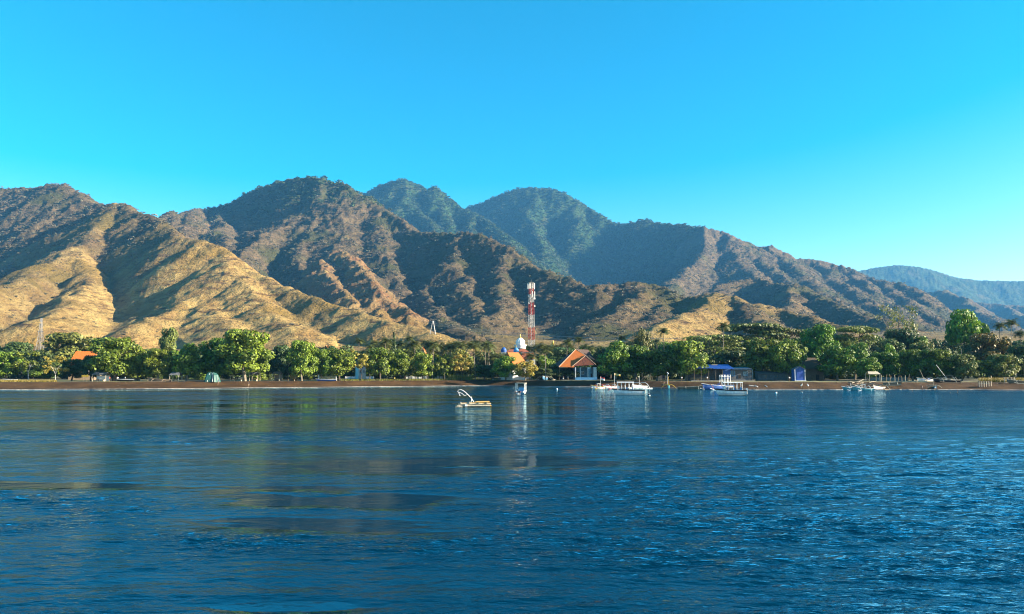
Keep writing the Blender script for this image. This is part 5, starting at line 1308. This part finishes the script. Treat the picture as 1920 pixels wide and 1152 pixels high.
# white sea birds on the sand
for i, (px, py, lb) in enumerate(((1502, 725.5, 'white bird on the sand, the left one of a pair'), (1514, 726.5, 'white bird on the sand, the right one of a pair'))):
    Y = 229; x = pos(px, Y); r = empty('white_bird', (x, Y, ground_z(x, Y)), i*2.0, lb, 'bird')
    s = 1.5
    MB().lathe([(.02*s,-.25*s),(.10*s,-.12*s),(.14*s,.0),(.11*s,.12*s),(.05*s,.2*s),(.045*s,.26*s),(.065*s,.32*s),(.02*s,.38*s)], n=10).build('body', WHITE, r, True, (0,0,.42*s)).rotation_euler = (0, R(35), 0)
    MB().tube([(.27*s,0,.72*s),(.38*s,0,.70*s)], .02*s, 5, .004).build('beak', YELLOW, r); MB().tube([(0,.05,0),(0,.04,.32*s)], .015*s, 4).build('leg', YELLOW, r); MB().tube([(0,-.05,0),(0,-.04,.32*s)], .015*s, 4).build('leg', YELLOW, r)
    for sg in (-1, 1): MB().slab([(-.22*s, sg*.13*s, .36*s), (.12*s, sg*.13*s, .56*s), (.02*s, sg*.14*s, .38*s)], .02).build('wing', WALLW, r)

# ------------------------------------------------------------------ people
def body_object(name, joints, edges, m, parent, loc=None, lv=2):
    """one continuous skinned figure; joints: name -> (x,y,z,r)"""
    ks = list(joints); me = bpy.data.meshes.new(name)
    me.from_pydata([joints[k][:3] for k in ks], [(ks.index(a), ks.index(b)) for a, b in edges], []); me.materials.append(m)
    o = link(name, me, parent, loc); md = o.modifiers.new('skin', 'SKIN'); md.use_smooth_shade = True
    sk = me.skin_vertices.new() if False else None
    bm = bmesh.new(); bm.from_mesh(me); lay = bm.verts.layers.skin.verify(); bm.verts.ensure_lookup_table()
    for i, k in enumerate(ks): q = joints[k][3]; bm.verts[i][lay].radius = (q, q*(.8 if i else .75)); bm.verts[i][lay].use_root = (i == 0)
    bm.to_mesh(me); bm.free()
    o.modifiers.new('smooth', 'SUBSURF').levels = lv-1; o.modifiers['smooth'].render_levels = lv-1
    return o
def person(px, Y, label, shirt, trousers, rz=0, stride=.12, arm=.1, z=None, bend=0.0):
    r = thing('person', px, Y, label, 'person', rz, z=z); b = bend
    J = dict(hip=(0,0,.95,.14), waist=(0,-b*.1,1.12,.125), chest=(0,-b*.3,1.34,.155), neck=(0,-b*.42,1.50,.055), head=(0,-b*.5-.01,1.62,.085), crown=(0,-b*.52,1.71,.075),
      ls=(-.19,-b*.38,1.42,.06), le=(-.26,-.02-arm-b*.4,1.14,.042), lw=(-.27,-.10-arm*1.8-b*.5,.90,.033), lh=(-.27,-.13-arm*2-b*.5,.81,.035),
      rs=(.19,-b*.38,1.42,.06), re=(.26,.05+arm-b*.4,1.14,.042), rw=(.27,.03+arm-b*.5,.90,.033), rh=(.27,.02+arm-b*.5,.81,.035),
      lt=(-.10,0,.88,.10), lk=(-.11,-stride,.50,.068), la=(-.11,-stride*.6,.09,.042), lf=(-.11,-stride*.6-.16,.03,.035),
      rt=(.10,0,.88,.10), rk=(.11,stride*.6,.50,.068), ra=(.11,stride*1.6,.09,.042), rf=(.11,stride*1.6-.16,.03,.035))
    E = [('hip','waist'),('waist','chest'),('chest','neck'),('neck','head'),('head','crown'),('chest','ls'),('ls','le'),('le','lw'),('lw','lh'),('chest','rs'),('rs','re'),('re','rw'),('rw','rh'),('hip','lt'),('lt','lk'),('lk','la'),('la','lf'),('hip','rt'),('rt','rk'),('rk','ra'),('ra','rf')]
    body_object('body', J, E, SKIN, r)
    sh = {k: (v[0], v[1], v[2], v[3]+.022) for k, v in J.items() if k in ('waist','chest','ls','rs')}
    sh = dict(hem=(0,0,.98,.165), **sh); sh['lse'] = (-.235,J['le'][1]*.7,1.24,.065); sh['rse'] = (.235,J['re'][1]*.7,1.24,.065)
    body_object('shirt', sh, [('hem','waist'),('waist','chest'),('chest','ls'),('chest','rs'),('ls','lse'),('rs','rse')], shirt, r)
    tr = {k: (J[k][0], J[k][1], J[k][2], J[k][3]+.02) for k in ('hip','lt','lk','rt','rk')}
    body_object('trousers', tr, [('hip','lt'),('lt','lk'),('hip','rt'),('rt','rk')], trousers, r)
    hd = J['crown']; MB().lathe([(.09,-.06),(.105,.0),(.09,.06),(.03,.10)], n=12).build('hair', HAIR, r, True, (hd[0], hd[1]+.02, hd[2]))
def swimmer(px, Y, label, rz=0):
    r = empty('person', (pos(px, Y), Y, 0), rz, label, 'person')
    J = dict(chest=(0,0,-.25,.17), neck=(0,0,-.02,.06), head=(0,-.01,.12,.09), crown=(0,0,.22,.08), ls=(-.2,0,-.08,.07), le=(-.42,-.2,-.05,.05), lw=(-.45,-.45,.02,.04), rs=(.2,0,-.08,.07), re=(.42,-.15,-.10,.05), rw=(.5,-.4,-.03,.04))
    body_object('body', J, [('chest','neck'),('neck','head'),('head','crown'),('chest','ls'),('ls','le'),('le','lw'),('chest','rs'),('rs','re'),('re','rw')], SKIN, r)
    MB().lathe([(.10,-.07),(.115,.0),(.10,.07),(.03,.12)], n=12).build('hair', HAIR, r, True, (0, .02, .22))
CL = lambda n, c: mat(n, c, .9, .1, 3)
WS, BS, YS, RS, DS, TS = CL('white_shirt', (.7,.7,.7)), CL('blue_shirt', (.08,.2,.45)), CL('yellow_shirt', (.65,.6,.05)), CL('red_shirt', (.5,.06,.05)), CL('dark_cloth', (.03,.03,.04)), CL('tan_cloth', (.4,.3,.18))
person(740, 284, 'person in a yellow green shirt on the edge of the lawn', YS, DS, .4, z=None)
person(221, 252, 'person in white beside the trunks of the large round tree', WS, TS, .2)
person(206, 251, 'person in red shirt left of the one in white under the large round tree', RS, DS, 1.0)
person(235, 252, 'person in a white top right under the large round tree', WS, DS, -.8, 0.02)
person(410, 249, 'person in a pale shirt at the right side of the green tarpaulin', BS, TS, -.5)
person(467, 250, 'person in dark clothes beside the railed wooden shelter', DS, TS, .7)
person(1056, 292, 'person in a tan shirt walking on the sand below the orange roofed house', TS, WS, -1.2, .2)
person(1065, 291, 'person in a white shirt walking behind the one in tan below the orange roofed house', WS, TS, -1.2, .2)
person(1243, 250, 'person bending over the arms of the outrigger with the blue and yellow bow', TS, DS, .8, .05, .3, bend=.9)
person(1278, 262, 'person in white standing in the shade left of the blue roofed house', WS, DS, 0)
person(1326, 262, 'person in a white shirt in front of the blue roofed house', WS, DS, .3)
person(1480, 255, 'person in a white shirt standing left of the blue shed', WS, DS, 0)
person(1728, 221, 'dark clad person standing in the shallows left of the end on outrigger', DS, DS, .3, z=-.35)
person(1752, 219, 'person in a white shirt standing in the shallows beside the end on outrigger', WS, TS, -.3, z=-.45)
swimmer(1709, 206, 'head of a bather in the water left of the end on outrigger')
swimmer(1780, 186, 'bather nearest the camera, low in the water right of the end on outrigger', 1)
swimmer(1794, 205, 'bather in the water closest to the shore among the right hand three', 2)
swimmer(1793, 188, 'bather right beside the one nearest the camera', .5)
# lying clutter and yellow grass
def grass_tufts(name, px0, px1, d0, d1, n, h, m, seed):
    rs = np.random.RandomState(seed); V = []; Fc = []
    px = px0+(px1-px0)*rs.rand(n); T_ = (px-960)/F; sh = shoreY(T_)
    Y = sh + d0 + (d1-d0)*rs.rand(n); X = T_*Y
    for i in range(n):
        z = ground_z(X[i], Y[i]); a = rs.rand()*6.28; w = .10; hh = h*(.5+rs.rand()); lx, ly = rs.normal()*.3*hh, rs.normal()*.3*hh; k = len(V)
        V += [(X[i]-w*math.cos(a), Y[i]-w*math.sin(a), z-.05), (X[i]+w*math.cos(a), Y[i]+w*math.sin(a), z-.05), (X[i]+lx, Y[i]+ly, z+hh)]; Fc.append((k, k+1, k+2))
    tag(link(name, np_mesh(name, V, Fc, m, n=3)), kind='stuff')
L_GRASS = leaf_mat('dry_grass_blades', (.22, .17, .03), (.42, .33, .06), .0); L_LAWN = leaf_mat('lawn_blades', (.14, .15, .02), (.32, .30, .035), .0)
grass_tufts('yellow_beach_grass', 1832, 2010, 15, 26, 7000, 1.1, L_GRASS, 1)
grass_tufts('sunny_lawn', 640, 935, 15, 34, 9000, .5, L_LAWN, 2)
grass_tufts('left_beach_grass', -60, 110, 16, 26, 2500, .6, L_GRASS, 3)
grass_tufts('lawn_edge_weeds', 842, 885, 16, 20, 900, 1.8, L_YELL, 4)
# stones, shells and weed along the tide line
def pebbles():
    rs = np.random.RandomState(9); n = 3000; T_ = -.72+1.44*rs.rand(n); sh = shoreY(T_); u = np.where(rs.rand(n) < .5, 1.4+rs.normal(size=n)*.7, rs.rand(n)*15); Y = sh+u; X = T_*Y
    base = MB().lathe([(.3,-.3),(.9,0),(.7,.4),(.1,.6)], n=5); bv = np.array(base.v); V = []; Fc = []
    for i in range(n):
        s = .05+.16*rs.rand()**3; z = ground_z(X[i], Y[i]); k = len(V); V += [tuple(p) for p in bv*(s*(1+rs.rand()), s, s*.7)+(X[i], Y[i], z)]; Fc += [tuple(q+k for q in f) for f in base.f]
    me = bpy.data.meshes.new('beach_stones'); me.from_pydata(V, [], Fc); me.materials.append(mat('pale_stone', (.20,.14,.08), .85, .4, 3)); tag(link('beach_stones', me), kind='stuff')
pebbles()


# thin line of foam where the swell meets the sand
def surf():
    m, t, b = nodes('surf_foam'); b.inputs['Base Color'].default_value = (.5, .48, .45, 1); b.inputs['Roughness'].default_value = .7
    tt = np.linspace(-.75, .75, 2400); sh = shoreY(tt); px = tt*F + 960; rs = np.random.RandomState(2)
    w = (.05 + .5*np.clip(-.15 + fbm(tt*40, tt*0, 5, 3) + .3*sstep(820, 880, px)*(1-sstep(1180, 1240, px))*2 + .1, 0, 1.2))
    sh = sh + .25*fbm(tt*120, tt*0+7, 6, 3) + .5
    V = np.concatenate([np.stack([tt*sh, sh, np.full_like(tt, .10)], 1), np.stack([tt*(sh+w), sh+w, np.full_like(tt, .16)], 1)]); n = len(tt)
    i = np.arange(n-1); tag(link('surf_foam', np_mesh('surf_foam', V, np.stack([i, i+1, i+1+n, i+n], 1), m)), kind='structure')
surf()
